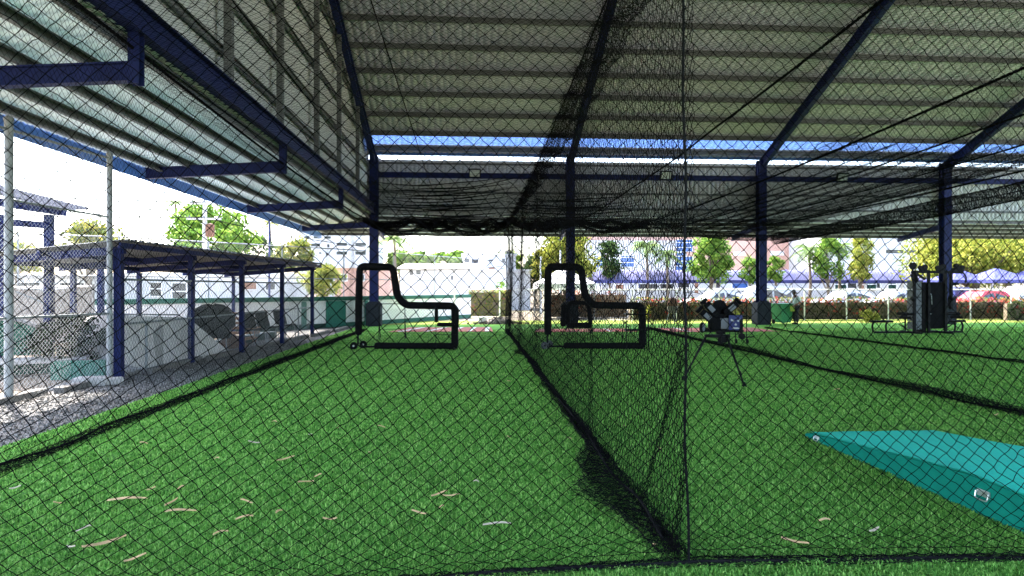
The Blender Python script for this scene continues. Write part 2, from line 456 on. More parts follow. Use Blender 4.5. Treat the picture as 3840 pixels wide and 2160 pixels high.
turf = MB(); turf.bb((-5.02, -6.0, -0.03), (33.0, 29.75, 0.0)); o = turf.build('turf_floor', M['turf']); o['kind'] = 'structure'
sheet('concrete_apron', -14, -7.3, 4, 29, -0.012, mat('bare_yard_earth', (.16, .13, .10), .95, 0, .2, 1.5, .2, 25, .05, stain=(.22, .20, .18), stain_amt=.6))
kerb = MB()
for k in range(9):
    kerb.bb((-7.05 + .095 * (k * 2.4 - 1.6), 6 + k * 2.4, -0.03), (-6.88 + .095 * (k * 2.4 - 1.6), 6 + k * 2.4 + 2.38, 0.09), .015)
o = kerb.build('concrete_kerb', mat('dull_kerb_concrete', (.17, .16, .15), .9, 0, .2, 3, .1, 30, .1)); o['kind'] = 'structure'

# loose stones on the gravel strip and blades of the turf close by
n = 9000
c = np.stack([rng.uniform(-7.0, -5.06, n), rng.uniform(3.5, 20, n), np.full(n, 0.0)], -1)
s = rng.uniform(.010, .024, n)
O = np.array([[1, .2, 0], [-.9, .3, .1], [.1, .9, 0], [-.1, -1, .1], [0, .1, .75], [.1, 0, -.8]])
ang = rng.uniform(0, 6.28, n); ca, sa = np.cos(ang), np.sin(ang)
V = O[None] * s[:, None, None] * rng.uniform(.7, 1.3, (n, 6, 1))
V = np.stack([V[..., 0] * ca[:, None] - V[..., 1] * sa[:, None], V[..., 0] * sa[:, None] + V[..., 1] * ca[:, None], V[..., 2]], -1) + c[:, None]
T = np.array([[0, 2, 4], [2, 1, 4], [1, 3, 4], [3, 0, 4], [2, 0, 5], [1, 2, 5], [3, 1, 5], [0, 3, 5]])
o = mesh_np('gravel_stones', V.reshape(-1, 3), ((np.arange(n) * 6)[:, None, None] + T[None]).reshape(-1), np.full(n * 8, 3), M['stone'])
tag(o, 'loose grey crushed stones between the turf edge and the chain-link fence', 'gravel', kind='stuff')

def blades(n, x0, x1, y0, y1, h0, h1, wk):
    y = y0 * (y1 / y0) ** rng.uniform(0, 1, n) ** 1.12; x = rng.uniform(-1, 1, n) * np.maximum(.95 * y, 3.0) + .06 * y
    ok = (x > x0) & (x < x1); x = x[ok]; y = y[ok]; n = len(x); wd = wk * y
    cl = wob(x, y, 3, 9.0); tuft = 1 + .35 * wob(x, y, 11, 14.0)
    a = rng.uniform(0, 6.28, n) + cl; L = rng.uniform(h0, h1, n) * tuft; lean = rng.uniform(.35, 1.15, n)
    dx, dy = np.cos(a), np.sin(a); w2 = wd / 2; w4 = wd * .4
    b0 = np.stack([x - dy * w2, y + dx * w2, np.zeros(n)], -1); b1 = np.stack([x + dy * w2, y - dx * w2, np.zeros(n)], -1)
    mz = L * .6; m0 = np.stack([x + dx * L * lean * .3 - dy * w4, y + dy * L * lean * .3 + dx * w4, mz], -1)
    m1 = np.stack([x + dx * L * lean * .3 + dy * w4, y + dy * L * lean * .3 - dx * w4, mz], -1)
    tip = np.stack([x + dx * L * lean, y + dy * L * lean, L * .72], -1)
    V = np.stack([b0, b1, m1, m0, tip], 1).reshape(-1, 3); k = np.arange(n)[:, None] * 5
    Fq = np.concatenate([k + np.array([[0, 1, 2, 3]]), k + np.array([[3, 2, 4]])], 1).reshape(-1)
    return V, Fq, np.tile(np.array([4, 3]), n)
V, Fq, S = blades(460000, -5.0, 30.0, 2.4, 26.0, .018, .036, .0018)
o = mesh_np('turf_blades', V, Fq, S, M['blade'])
tag(o, 'short green plastic blades of the artificial turf in front', 'turf', kind='stuff')

# ------------------------------------------------------------------ the shelter over the batting cages
COLX = (-4.34, 4.52, 13.48, 22.45, 31.4)
RIDGE = 11.85
def zs(y): return 7.90 + .4 * (29 - y) if y >= RIDGE else 7.90 + .4 * (29 - (2 * RIDGE - y))
def corrug(name, axis, a0, a1, ends, m, parent, per=.25, rib=.03, th=.006, split=None):
    """ribbed sheet: ribs repeat along `axis` (x or y); ends(a) -> two 3-D end points; ribs stand out along the sheet's normal"""
    n = int((a1 - a0) / per); A = []; Hh = []
    for k in range(n):
        b = a0 + k * per
        for t, h in ((0, 0), (.62, 0), (.70, 1), (.92, 1)): A.append(b + t * per); Hh.append(h * rib)
    A.append(a0 + n * per); Hh.append(0)
    if a1 - A[-1] > 1e-4: A.append(a1); Hh.append(0)
    V = []; Fq = []; N = len(A)
    e0, e1 = [Vector(p) for p in ends(A[0])]; e2 = Vector(ends(A[-1])[0])
    nrm = (e1 - e0).cross(e2 - e0).normalized()
    if nrm.z < -.1 or (abs(nrm.z) < .1 and (nrm.x > .5 or nrm.y < -.5)): nrm = -nrm
    for lay in (0, th):
        for a, h in zip(A, Hh):
            p, q = ends(a)
            V.append(Vector(p) + nrm * (h + lay)); V.append(Vector(q) + nrm * (h + lay))
    for lay in (0, 1):
        o = lay * 2 * N
        for k in range(N - 1): Fq += [o + 2 * k, o + 2 * k + 1, o + 2 * k + 3, o + 2 * k + 2]
    return mesh_np(name, np.array([tuple(p) for p in V]), np.array(Fq), np.full(2 * (N - 1), 4), m, parent)

sh = thing('batting_cage_shelter', 'open steel shelter with dark blue beams and ribbed grey metal roof over the batting cages', 'shelter', (0, 0, 0))
X0, X1 = -4.78, 31.6
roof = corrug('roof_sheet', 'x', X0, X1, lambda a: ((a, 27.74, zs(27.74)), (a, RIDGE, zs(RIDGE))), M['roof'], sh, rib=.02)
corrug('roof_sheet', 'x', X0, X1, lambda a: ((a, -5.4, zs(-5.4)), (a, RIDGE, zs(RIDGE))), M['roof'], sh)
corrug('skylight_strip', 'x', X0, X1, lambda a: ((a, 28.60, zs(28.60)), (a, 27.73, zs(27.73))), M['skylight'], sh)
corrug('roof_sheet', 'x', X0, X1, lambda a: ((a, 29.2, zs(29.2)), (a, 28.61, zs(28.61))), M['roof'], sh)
mb = MB(); mb.sweep((X0, RIDGE, zs(RIDGE) + .06), (X1, RIDGE, zs(RIDGE) + .06), [(-.35, -.14), (0, 0), (.35, -.14), (.35, -.10), (0, .04), (-.35, -.10)]); mb.build('ridge_cap', M['roof'], sh)
pys = [28.72] + [27.66 - 1.2 * k for k in range(13)]
for y in pys + [2 * RIDGE - q for q in pys]:
    mb = MB(); z = zs(y) - .115
    mb.sweep((X0, y, z), (X1, y, z), [(a * (1 if y > RIDGE else -1), b) for a, b in C_prof(.075, .20, .008)])
    mb.build('purlin', M['purlin'], sh)
for x in COLX:
    for y0, y1 in ((29.0, RIDGE), (-5.3, RIDGE)):
        mb = MB(); d = -.24 - .235
        mb.sweep((x, y0, zs(y0) + d), (x, y1, zs(y1) + d), I_prof(.20, .42, .025), up=(0, 0, 1))
        for k in range(8):                                  # stiffener cleats that carry the purlins
            yy = 27.66 - 1.2 * (2 * k) if y0 > 0 else 2 * RIDGE - (27.66 - 2.4 * k)
            mb.box((x, yy, zs(yy) - .19), (.16, .03, .12))
        mb.build('rafter', M['blue'], sh)
    for yc in (29.0, -5.3):
        mb = MB(); mb.sweep((x, yc, 0), (x, yc, zs(29) - .25), I_prof(.36, .40, .03), up=(0, 1, 0))
        mb.box((x, yc, .012), (.5, .5, .024)); mb.box((x, yc, zs(29) - .75), (.37, .06, .5))
        mb.build('column', M['blue'], sh)
# eave trim
mb = MB(); mb.bb((X0, 29.20, zs(29.2) - .12), (X1, 29.235, zs(29.2) + .06)); mb.build('eave_fascia', M['fascia'], sh)
# lateral blue beam and the ribbed wall above the far opening
for a, c_ in zip(COLX[:-1], COLX[1:]):
    mb = MB(); mb.sweep((a + .2, 29.0, 6.78), (c_ - .2, 29.0, 6.78), I_prof(.12, .24, .018)); mb.build('cross_beam', M['blue'], sh)
corrug('wall_cladding', 'x', X0, X1, lambda a: ((a, 29.30, 5.0), (a, 29.30, 7.53)), M['cladding'], sh, per=.2, rib=.02)
for z in (5.35, 6.05, 7.35):
    mb = MB(); mb.sweep((X0, 29.24, z), (X1, 29.24, z), B_prof(.05, .09)); mb.build('girt', M['purlin'], sh)
# gable end on the left: long beam, girts, posts, cladding
mb = MB(); mb.sweep((-4.34, -5.3, 5.2), (-4.34, 28.8, 5.2), I_prof(.22, .40, .025)); mb.build('gable_beam', M['blue'], sh)
def gable(a): return ((-4.62, a, 5.0), (-4.62, a, zs(a) + .02))
corrug('gable_cladding', 'y', -5.3, RIDGE, gable, M['cladding'], sh, per=.25, rib=.02)
corrug('gable_cladding', 'y', RIDGE, 29.33, gable, M['cladding'], sh, per=.25, rib=.02)
z = 6.05
while z < 14:
    half = (7.90 + .4 * (29 - RIDGE) - z) / .4
    y1 = min(28.9, RIDGE + half - .2); y0 = max(-5.2, RIDGE - half + .2)
    mb = MB(); mb.sweep((-4.56, y0, z), (-4.56, y1, z), C_prof(.06, .15, .008), up=(0, 0, 1)); mb.build('girt', M['purlin'], sh); z += 1.06
for y in (-1.2, 2.1, 5.3, 8.6, 11.95, 15.1, 18.6, 21.7, 25.2):
    mb = MB(); mb.sweep((-4.40, y, 5.41), (-4.40, y, zs(y) - .3), B_prof(.14, .14), up=(0, 1, 0)); mb.build('gable_post', M['purlin'], sh)
# low canopies: left and far side
def zc(x): return 5.0 + .18 * (x + 4.4)
def zf(y): return 5.0 - .18 * (y - 29.35)
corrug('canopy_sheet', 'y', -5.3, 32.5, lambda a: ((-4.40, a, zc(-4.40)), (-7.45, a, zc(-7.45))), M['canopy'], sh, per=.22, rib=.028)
for x in (-4.55, -5.20, -5.85, -6.50, -7.10):
    mb = MB(); mb.sweep((x, -5.3, zc(x) - .085), (x, 32.4, zc(x) - .085), C_prof(.07, .15, .007)); mb.build('canopy_purlin', M['purlin'], sh)
mb = MB(); mb.bb((-7.50, -5.3, zc(-7.45) - .27), (-7.462, 32.5, zc(-7.45) + .05)); mb.build('canopy_fascia', M['fascia'], sh)
for y in (2.1, 8.6, 15.1, 21.7, 28.6):
    mb = MB(); zt = 4.50
    mb.sweep((-4.38, y, zt), (-7.40, y, zt - .19), I_prof(.14, .25, .02)); mb.build('outrigger', M['blue'], sh)
    mb = MB(); mb.sweep((-4.34, y, zt - .16), (-4.34, y, 5.0), I_prof(.14, .15, .02), up=(0, 1, 0)); mb.build('hanger', M['blue'], sh)
corrug('canopy_sheet', 'x', -7.45, X1, lambda a: ((a, 29.35, zf(29.35)), (a, 32.45, zf(32.45))), M['canopy'], sh, per=.22, rib=.028)
for y in (29.5, 30.2, 30.9, 31.6, 32.3):
    mb = MB(); mb.sweep((-7.4, y, zf(y) - .085), (X1, y, zf(y) - .085), C_prof(.07, .15, .007)); mb.build('canopy_purlin', M['purlin'], sh)
mb = MB(); mb.bb((-7.45, 32.462, zf(32.45) - .12), (X1, 32.49, zf(32.45) + .05)); mb.build('canopy_fascia', M['purlin'], sh)
for x in COLX:
    mb = MB(); mb.sweep((x, 29.25, 4.62), (x, 32.4, 4.25), I_prof(.14, .25, .02)); mb.build('outrigger', M['blue'], sh)

# foam boxes round the column feet
pad_lab = ('charcoal foam box around the foot of the blue column behind the left practice screen',
           'charcoal foam box around the column foot behind the right practice screen',
           'charcoal foam box around the column foot beside the green bin',
           'charcoal foam box around the column foot behind the multi-station gym')
for x, lab in zip(COLX[:4], pad_lab):
    t = thing('column_pad', lab, 'column pad', (x, 29.0, 0), 0, 'foam pads around the column feet')
    mb = MB()
    for s_ in (-1, 1):
        mb.box((s_ * .29, 0, .52), (.07, .65, 1.0), None, .02); mb.box((0, s_ * .29, .52), (.505, .07, 1.0), None, .02)
    mb.build('foam_panel', M['pad_grey'], t)
    for s_ in (-1, 1):
        mb = MB(); mb.prism([(-.28, 1.022), (.28, 1.022), (.19, 1.10), (-.19, 1.10)], s_ * .24, s_ * .30, 'y'); mb.build('top_flap', M['pad_grey'], t)
# floodlights on the cross beam
for u, lab in ((1780, 'small square floodlight on the blue cross beam above the left lane'),
               (2510, 'small square floodlight on the cross beam beside the hanging divider net'),
               (3210, 'small square floodlight on the cross beam above the right lane')):
    p = G(u, 28.75, 0); t = thing('floodlight', lab, 'floodlight', (p.x, 28.84, 6.86), 0, 'floodlights on the cross beam')
    rot = Matrix.Rotation(R(20), 4, 'X')
    mb = MB(); mb.box((0, -.06, .0), (.54, .10, .40), rot, .012); mb.build('housing', M['black_metal'], t)
    mb = MB(); mb.box((0, -.122, -.02), (.44, .012, .30), rot, 0); mb.build('lens', M['lens'], t)
    mb = MB(); mb.tube([(-.25, -.05, 0), (-.25, .03, -.02), (.25, .03, -.02), (.25, -.05, 0)], .012, 6); mb.build('bracket', M['black_metal'], t)

# ------------------------------------------------------------------ nets of the batting cages
def rows_to(z0, z1, hfn):
    out = [z0]
    while out[-1] < z1: out.append(out[-1] + hfn(out[-1]) / 2)
    return out
# front net: hung across the near end of both lanes
SEAM_X = 1.335
def front_y(x):
    d = x - SEAM_X
    return 3.86 + np.where(d < 0, .02 * d - .030 * d * d, -.03 * d)
def front_s(z):
    """how far the diamonds are pulled open sideways at this height"""
    t = np.clip(z / 1.9, 0, 1); t2 = np.clip((z - 1.9) / 2.0, 0, 1)
    return 1.0 - .17 * t * t * (3 - 2 * t) + .12 * t2
def front_fn(u, v):
    s = front_s(v)
    x = SEAM_X + u * s * (1 + .018 * np.where(u < 0, -u, u))
    x = x - u * .40 * np.exp(-(u / .38) ** 2) * np.clip(1 - v / 1.5, 0, 1)
    x = x + .024 * wob(u, v, 1, 1.1) + .04 * wob(u, v, 4, .35) * np.clip(v, 0, 1) + .008 * wob(u, v, 17, 3.5)
    low = np.clip((.34 - v) / .34, 0, 1)
    y = front_y(x) + .05 * wob(u, v * 1.5, 2, .7) + .045 * low * np.sin(v * 60 + 3 * wob(u, v, 3, 1.2))
    z = np.where(v < .34, .012 + (v ** 1.25) * .56 / (.34 ** .25) * 1.0, v - .34 + .012 + .34 * .56) + .022 * wob(u, v, 5, 1.3) + .007 * wob(u, v, 19, 4)
    z = np.maximum(z, .006) - .10 * np.exp(-((u) / .35) ** 2) * np.clip((v - 1) / 3, 0, 1) * 0
    return x, y, z
def front_h(z):
    w = .097 * float(front_s(np.array(max(0, z)))) ; return 2 * math.sqrt(max(.062 ** 2 - (w / 2) ** 2, .0006))
fn_ = thing('front_net', 'black diamond mesh net hung across the near end of both lanes, closest to the viewer', 'net', (0, 0, 0), 0, 'black batting cage nets')
net('net_mesh', -5.6, 6.0, .097, rows_to(0.0, 5.3, front_h), front_fn, .0025, M['net'], fn_, knot=.0048, jit=.0034, bend=.0026)
# slack hem lying along the ground
def hem_fn(u, v):
    x = SEAM_X + u + .02 * wob(u, v, 9, 2)
    y = front_y(x) + .05 * np.sin(v * 11 + wob(u, v, 6, 1.2)) + .03 * wob(u, v, 7, 3)
    z = .012 + .035 * np.abs(np.sin(v * 7 + wob(u, v, 8, 2))) * np.abs(wob(u, v, 11, 1.3))
    return x, y, z
net('net_hem', -5.4, 6.0, .085, list(np.arange(0, .55, .04)), hem_fn, .0022, M['net_grey'], fn_, knot=.0045, jit=.006)
rope('bottom_rope', [(x, float(front_y(np.array(x))) - .01, .016 + .005 * math.sin(x * 5)) for x in np.linspace(-4.6, 7.3, 60)], .012, M['net_grey'], fn_, pitch=.09)
zz = np.linspace(0.02, 5.2, 60)
rope('seam_rope', [(SEAM_X - .035 * math.sin(z_ / 3.6 * 1.55) * (1 if z_ < 4 else 1) + .006 * math.sin(z_ * 6), 3.86 + .02 * math.sin(z_ * 2), z_) for z_ in zz], .008, M['net_grey'], fn_, pitch=.05)
for k in range(26):
    z_ = .15 + k * .19 + random.uniform(-.05, .05); s_ = random.choice((-1, 1)); x_ = SEAM_X - .035 * math.sin(z_ / 3.6 * 1.55)
    tf = MB(); tf.tube([(x_, 3.86, z_), (x_ + s_ * .03, 3.85, z_ + random.uniform(-.01, .02)), (x_ + s_ * random.uniform(.05, .09), 3.84, z_ + random.uniform(-.03, .03))], .0018, 4); tf.build('twine_end', M['net'], fn_)

# divider between the two lanes
DX = 1.46
def div_x(y): return 1.37 + .0055 * (y - 4.0)
def top_h(y, near, far): return near + (far - near) * np.clip((y - 4) / 20, 0, 1) - .18 * np.sin(np.clip((y - 4) / 22, 0, 1) * math.pi)
def div_fn(u, v):
    y = 3.86 + u
    top = top_h(y, 4.75, 4.35)
    f = v / 4.55
    z = f * top + .015 * wob(u, v, 12, 2)
    fold = .045 * np.sin(u * 1.3 + 1.0 * wob(u, v, 13, .35)) + .035 * wob(u, v, 14, 1.1)
    low = np.clip(1 - f * 2.2, 0, 1)
    x = div_x(y) + fold * (.25 + .75 * np.sin(np.clip(f, 0, 1) * math.pi)) * np.clip(u / .6, 0, 1) - .10 * low * low
    return x, y + .03 * wob(u, v, 15, 1.6) * np.clip(u, 0, 1), np.maximum(z, .01)
dv = thing('divider_net', 'black divider net hanging lengthwise between the two lanes, its hem heaped on the turf', 'net', (0, 0, 0), 0, 'black batting cage nets')
net('net_mesh', 0, 22.2, .078, list(np.arange(0, 4.6, .049)), div_fn, .0023, M['net'], dv, knot=.0042, jit=.0035, bend=.002)
# heaped hem of the divider: several slack layers
def heap(width, hgt, side, seed, lobe=None):
    def fn(u, v):
        y = 3.95 + u
        wv = width * (.35 + .9 * np.abs(wob(u, u * 0, seed, 1.3)) + .35 * np.abs(wob(u, u * 0, seed + 8, 4.0)))
        if lobe is not None:
            for yc, yw, amp in lobe: wv = wv + amp * np.exp(-((y - yc) / yw) ** 2)
        t = v / 1.5                                            # 0..1 across the slack
        x = div_x(y) - .05 + side * wv * (.5 - .5 * np.cos(t * math.pi * 3.0 + .7 * wob(u, v, seed + 1, 1.2)))* (.35 + .65 * t) + .035 * wob(u, v, seed + 2, 3)
        z = .010 + hgt * np.abs(np.sin(t * math.pi * 4 + wob(u, v, seed + 3, 1.8))) * (1 - .55 * t) * (.55 + .45 * wob(u, v, seed + 4, 2.2))
        return x, y + .06 * wob(u, v, seed + 5, 2.5), np.maximum(z, .008)
    return fn
lob = [(5.45, .95, .52), (6.3, .35, .18), (5.2, .3, .10), (7.6, .4, .08), (9.6, .5, .10), (12.5, .4, .10), (16.6, .5, .26)]
net('net_hem', 0, 21.8, .080, list(np.arange(0, 1.3, .048)), heap(.20, .10, -1, 16, lob), .0018, M['net_grey'], dv, knot=.0042, jit=.008)
net('net_hem', 0, 21.8, .080, list(np.arange(0, .9, .050)), heap(.13, .12, -1, 22, [(5.4, .9, .42), (16.6, .5, .1)]), .0018, M['net'], dv, knot=.0042, jit=.010)
net('net_hem', 0, 21.8, .080, list(np.arange(0, .7, .048)), heap(.08, .10, 1, 27), .0018, M['net'], dv, knot=.0042, jit=.010)
rope('bottom_rope', [(div_x(y) - .10 - .04 * math.exp(-((y - 5.5) / .5) ** 2) + .03 * math.sin(y * 2.7), y, .07 + .03 * math.sin(y * 3.1)) for y in np.linspace(4.1, 26, 90)], .010, M['net_grey'], dv, pitch=.06)
rope('top_cable', [(div_x(y), y, float(top_h(np.array(y), 4.75, 4.35)) + .01) for y in np.linspace(3.0, 26.2, 60)], .010, M['net'], dv)
def gather(u, v):
    y = 4.05 + u; f = v / 1.6; drop = (.95 + .25 * wob(u, 0 * u, 33, .6)) * np.clip(1.25 - u / 14, .25, 1)
    top = top_h(y, 4.75, 4.35)
    return div_x(y) - .04 + .05 * np.sin(v * 19 + 2 * wob(u, v, 35, .8)), y + .05 * wob(u, v, 36, 1.4), top - drop * f + .04 * np.sin(u * 6 + v * 9 + wob(u, v, 37, 1.0))
net('net_gather', 0, 21.5, .078, list(np.arange(0, 1.6, .044)), gather, .0024, M['net'], dv, jit=.005)
def strip(p0, p1, wdt, seed):
    p0 = np.array(p0); p1 = np.array(p1); L = np.linalg.norm(p1 - p0)
    def fn(u, v):
        f = u / L; a = v * 22 + wob(u, v, seed, 3); w_ = wdt * (1.2 - .7 * np.sin(f * 3.1))
        return p0[0] + (p1[0] - p0[0]) * f - .02 + w_ * .5 * np.cos(a), p0[1] + (p1[1] - p0[1]) * f + w_ * np.sin(a), p0[2] + (p1[2] - p0[2]) * f + .02 * wob(u, v, seed + 1, 4)
    return fn, L
for p0, p1, wd_, sd_ in (((1.34, 3.90, 1.35), (1.30, 4.70, .12), .035, 3), ((1.38, 7.1, 1.75), (1.30, 6.85, .10), .05, 8), ((1.36, 3.88, .75), (1.33, 4.05, .05), .05, 12)):
    f_, L_ = strip(p0, p1, wd_, sd_); net('gather_fold', 0, L_, .06, list(np.arange(0, .30, .03)), f_, .0018, M['net'], dv, jit=.006)
# gathered far end of the divider
def endf(u, v):
    y = 25.9 + .25 * np.sin(u * 9) + .1 * wob(u, v, 30, 2)
    return div_x(26) + .10 * np.sin(u * 5 + wob(u, v, 31, 1)) + .02 * v * np.sin(v), y, np.clip(v, .01, 4.5)
net('gathered_end', 0, 2.4, .08, list(np.arange(0, 4.5, .06)), endf, .0030, M['net'], dv, jit=.01)

# long side nets
def side_net(name, label, x0, dx, y0, y1, near, far, slack, seed, bundle=.12, hem_z=.10, r=.0017, vis_top=True):
    t = thing(name, label, 'net', (0, 0, 0), 0, 'black batting cage nets')
    def xs(y): return x0 + dx * (y - 4.0)
    def fn(u, v):
        y = y0 + u; top = top_h(y, near, far); f = v / 4.5
        x = xs(y) + (.06 * np.sin(u * 1.7 + wob(u, v, seed, .5)) + .04 * wob(u, v, seed + 1, 1.2)) * np.sin(np.clip(f, 0, 1) * math.pi)
        return x, y + .03 * wob(u, v, seed + 2, 1.3), np.maximum(f * top + .01 * wob(u, v, seed + 3, 2), .01)
    net('net_mesh', 0, y1 - y0, .085, list(np.arange(0, 4.55, .047)), fn, r, M['net'], t, jit=.003)
    for k in range(2):
        def hf(u, v, k=k):
            y = y0 + u; a = v * 9 + k * 2 + wob(u, v, seed + 4 + k, 1.0)
            amp = bundle * (.75 + .45 * wob(u, 0 * u, seed + 6, .6))
            return xs(y) + amp * np.sin(a) + .02 * wob(u, v, seed + 7, 3), y + .05 * wob(u, v, seed + 8, 2), np.maximum(hem_z * (.55 + .5 * np.cos(a * 1.3 + k)) * (.6 + .4 * wob(u, v, seed + 9, 1.5)), .008)
        net('net_hem', 0, y1 - y0, .08, list(np.arange(0, slack, .045)), hf, .0022, M['net_grey'] if k else M['net'], t, jit=.008)
    rope('bottom_rope', [(xs(y) + .03 * math.sin(y * 2), y, .05 + .02 * math.sin(y * 3.3)) for y in np.linspace(y0, y1, 70)], .012, M['net'], t, pitch=.07)
    rope('top_cable', [(xs(y), y, float(top_h(np.array(y), near, far)) + .01) for y in np.linspace(y0 - .5, y1 + .3, 60)], .024, M['net'], t)
    return t
side_net('side_net', 'black side net along the gravel strip with its hem bundled on the turf', -4.36, .004, 2.9, 26.0, 5.0, 4.5, .8, 2, .10, .12)
side_net('side_net', 'black side net behind the pitching machine with a thick rolled hem on the turf', 7.25, 0.0, 4.2, 26.0, 4.75, 4.40, 1.0, 11, .10, .16)
side_net('side_net', 'black side net farthest to the right, in front of the gym machine', 12.5, -0.01, 6.0, 26.0, 4.7, 4.3, .8, 19, .09, .10)

# roof nets slung over the lanes
def roof_net(label, xa, xb, mids, seed, sag, w=.082, dense_from=None):
    t = thing('roof_net', label, 'net', (0, 0, 0), 0, 'black batting cage nets')
    cab = [xa] + list(mids) + [xb]
    def zt(x, y):
        z = top_h(y, 4.85, 4.40); d = np.full(np.shape(x), 9.0); 
        for a, b_ in zip(cab[:-1], cab[1:]):
            f = np.clip((x - a) / (b_ - a), 0, 1); inside = (x >= a) & (x <= b_)
            d = np.where(inside, 4 * f * (1 - f) * (b_ - a) / 3.0, d)
        d = np.where(d > 8, 0, d)
        return z - sag * d * (1 + .3 * wob(x * .4, y, seed, .35)) + .03 * wob(x, y, seed + 1, .8)
    def fn(u, v):
        x = xa + u; y = 4.0 + v
        return x + .03 * wob(u, v, seed + 2, .8), y + .04 * wob(u, v, seed + 3, .7), zt(x, y)
    net('net_mesh', 0, xb - xa, w, list(np.arange(0, 22.3, .043)), fn, .0021, M['net'], t, jit=.004)
    for k, xm in enumerate(mids):
        rope('support_cable', [(xm, y, float(zt(np.array(xm), np.array(y))) + .012) for y in np.linspace(3.8, 26.2, 50)], .009 if xm < 1 else .020, M['net'], t)
    return t, zt
rn1, zt1 = roof_net('black net slung flat over the left lane under the roof', -4.40, 1.44, (-2.5, -1.05), 5, .16)
rn2, zt2 = roof_net('black net slung flat over the middle lane under the roof', 1.48, 7.22, (4.35,), 13, .16)
rn3, zt3 = roof_net('black net slung flat over the right lane under the roof', 7.28, 12.45, (9.2, 10.9), 21, .22)

# end curtain pulled up and bundled under the roof at the far end of the lanes
ec = thing('end_curtain', 'black end curtain net hung in dark scallops across the far end', 'net', (0, 0, 0), 0, 'black batting cage nets')
def curtain(x0, x1, scal, seed, hbase, drop, yb=26.0):
    def fn(u, v):
        x = x0 + u; ph = np.abs(np.sin((x - x0) / scal * math.pi))
        lo = hbase - drop * ph * (1 + .55 * wob(x * .6, 0 * x, seed, .7))
        f = v / 2.4
        z = lo + (.19 + .07 * wob(x, 0 * x, seed + 1, .6)) * np.abs(np.sin(f * math.pi * 2.5 + .4 * wob(u, v, seed + 2, .6)))
        y = yb + .14 * np.sin(f * 14 + wob(u, v, seed + 3, .9)) + .1 * wob(u, v, seed + 4, 1.2)
        return x, y, z
    return fn
for q in range(4):
    net('curtain_bundle', 0, 5.75, .07, list(np.arange(0, 2.4, .05)), curtain(-4.30, 1.45, (2.0, 1.7, 2.9, 2.0)[q], 3 + 5 * q, 4.33, (.42, .32, .50, .26)[q], 25.8 + .1 * q), .0046, M['net'], ec, jit=.014)
    net('curtain_bundle', 0, 5.8, .07, list(np.arange(0, 2.4, .05)), curtain(1.45, 7.3, (2.6, 2.1, 3.1, 2.9)[q], 17 + 5 * q, 4.36, (.40, .30, .34, .26)[q], 25.8 + .1 * q), .0046, M['net'], ec, jit=.014)
# slack folds of the curtain lying over the roof net
def fold(xa, xb, y0, sag, tilt, seed, wdt=.10):
    def fn(u, v):
        f = u / (xb - xa); x = xa + u
        y = y0 + tilt * (f - .5) + wdt * np.sin(v * 8 + wob(u, v, seed, .9)) + .02 * wob(u, v, seed + 2, 1.5)
        zz_ = top_h(y, 4.85, 4.40) - sag * 4 * f * (1 - f) + .04 * np.abs(np.sin(v * 5 + wob(u, v, seed + 1, .8)))
        return x, y, zz_
    return fn
def hung(x0, x1, zl, zr, hl, hr, sag0, sag1, n, amp, seed, y=26.0):
    """curtain hauled up: pleats hang as nested swags between its two ends"""
    def fn(u, v):
        f = (u - x0) / (x1 - x0); g = v / 4.0
        q = 2 * math.pi * n * g + 1.1 * wob(u * .5, v, seed, .45)
        gl = g + amp * np.sin(q)
        z = (zl - hl * gl) * (1 - f) + (zr - hr * gl) * f - (sag0 + (sag1 - sag0) * gl) * 4 * f * (1 - f) * (1 + .12 * wob(u, 0 * u, seed + 1, .5))
        return u + .02 * wob(u, v, seed + 2, 1), y + .10 * np.cos(q) + .05 * wob(u, v, seed + 3, .8), z
    return fn
net('hung_pleats', -4.25, 2.3, .072, list(np.arange(0, 4.0, .046)), hung(-4.25, 2.3, 6.0, 6.5, 1.55, 2.1, .30, .12, 9, .05, 6), .0017, M['net'], ec, jit=.006)
net('hung_pleats', 1.45, 7.25, .072, list(np.arange(0, 4.0, .046)), hung(1.45, 7.25, 5.6, 5.9, 1.2, 1.5, .25, .10, 7, .05, 14), .0020, M['net'], ec, jit=.006)
for x0_, x1_, zl, zr, hl, hr, s0, s1, nn_ in ((-4.25, 2.3, 6.0, 6.5, 1.55, 2.1, .34, .14, 15), (1.5, 7.2, 5.5, 5.8, 1.1, 1.4, .28, .12, 9)):
    for k in range(nn_):
        g = (k + .5 + random.uniform(-.3, .3)) / nn_; fe = random.uniform(.0, .18); fz = random.uniform(.85, 1.0); sk = random.uniform(.9, 1.25)
        pts = []
        for f in np.linspace(fe, fz, 26): pts.append((x0_ + (x1_ - x0_) * f, 25.88 + .03 * math.sin(f * 9 + k), (zl - hl * g) * (1 - f) + (zr - hr * g) * f - sk * (s0 + (s1 - s0) * g) * 4 * f * (1 - f) + .02 * math.sin(f * 14 + k * 2)))
        mb = MB(); mb.tube(pts, [.006 + .024 * math.sin(math.pi * q / 25) * random.uniform(.6, 1.2) for q in range(26)], 5); mb.build('pleat_fold', M['net'], ec)
rope('haul_rope', [(2.75 - .9 * math.sin(f * 1.4) ** 1.0 * f, 25.9, 6.4 - 2.0 * f - .2 * math.sin(f * 3)) for f in np.linspace(0, 1, 20)], .022, M['pole'], ec)
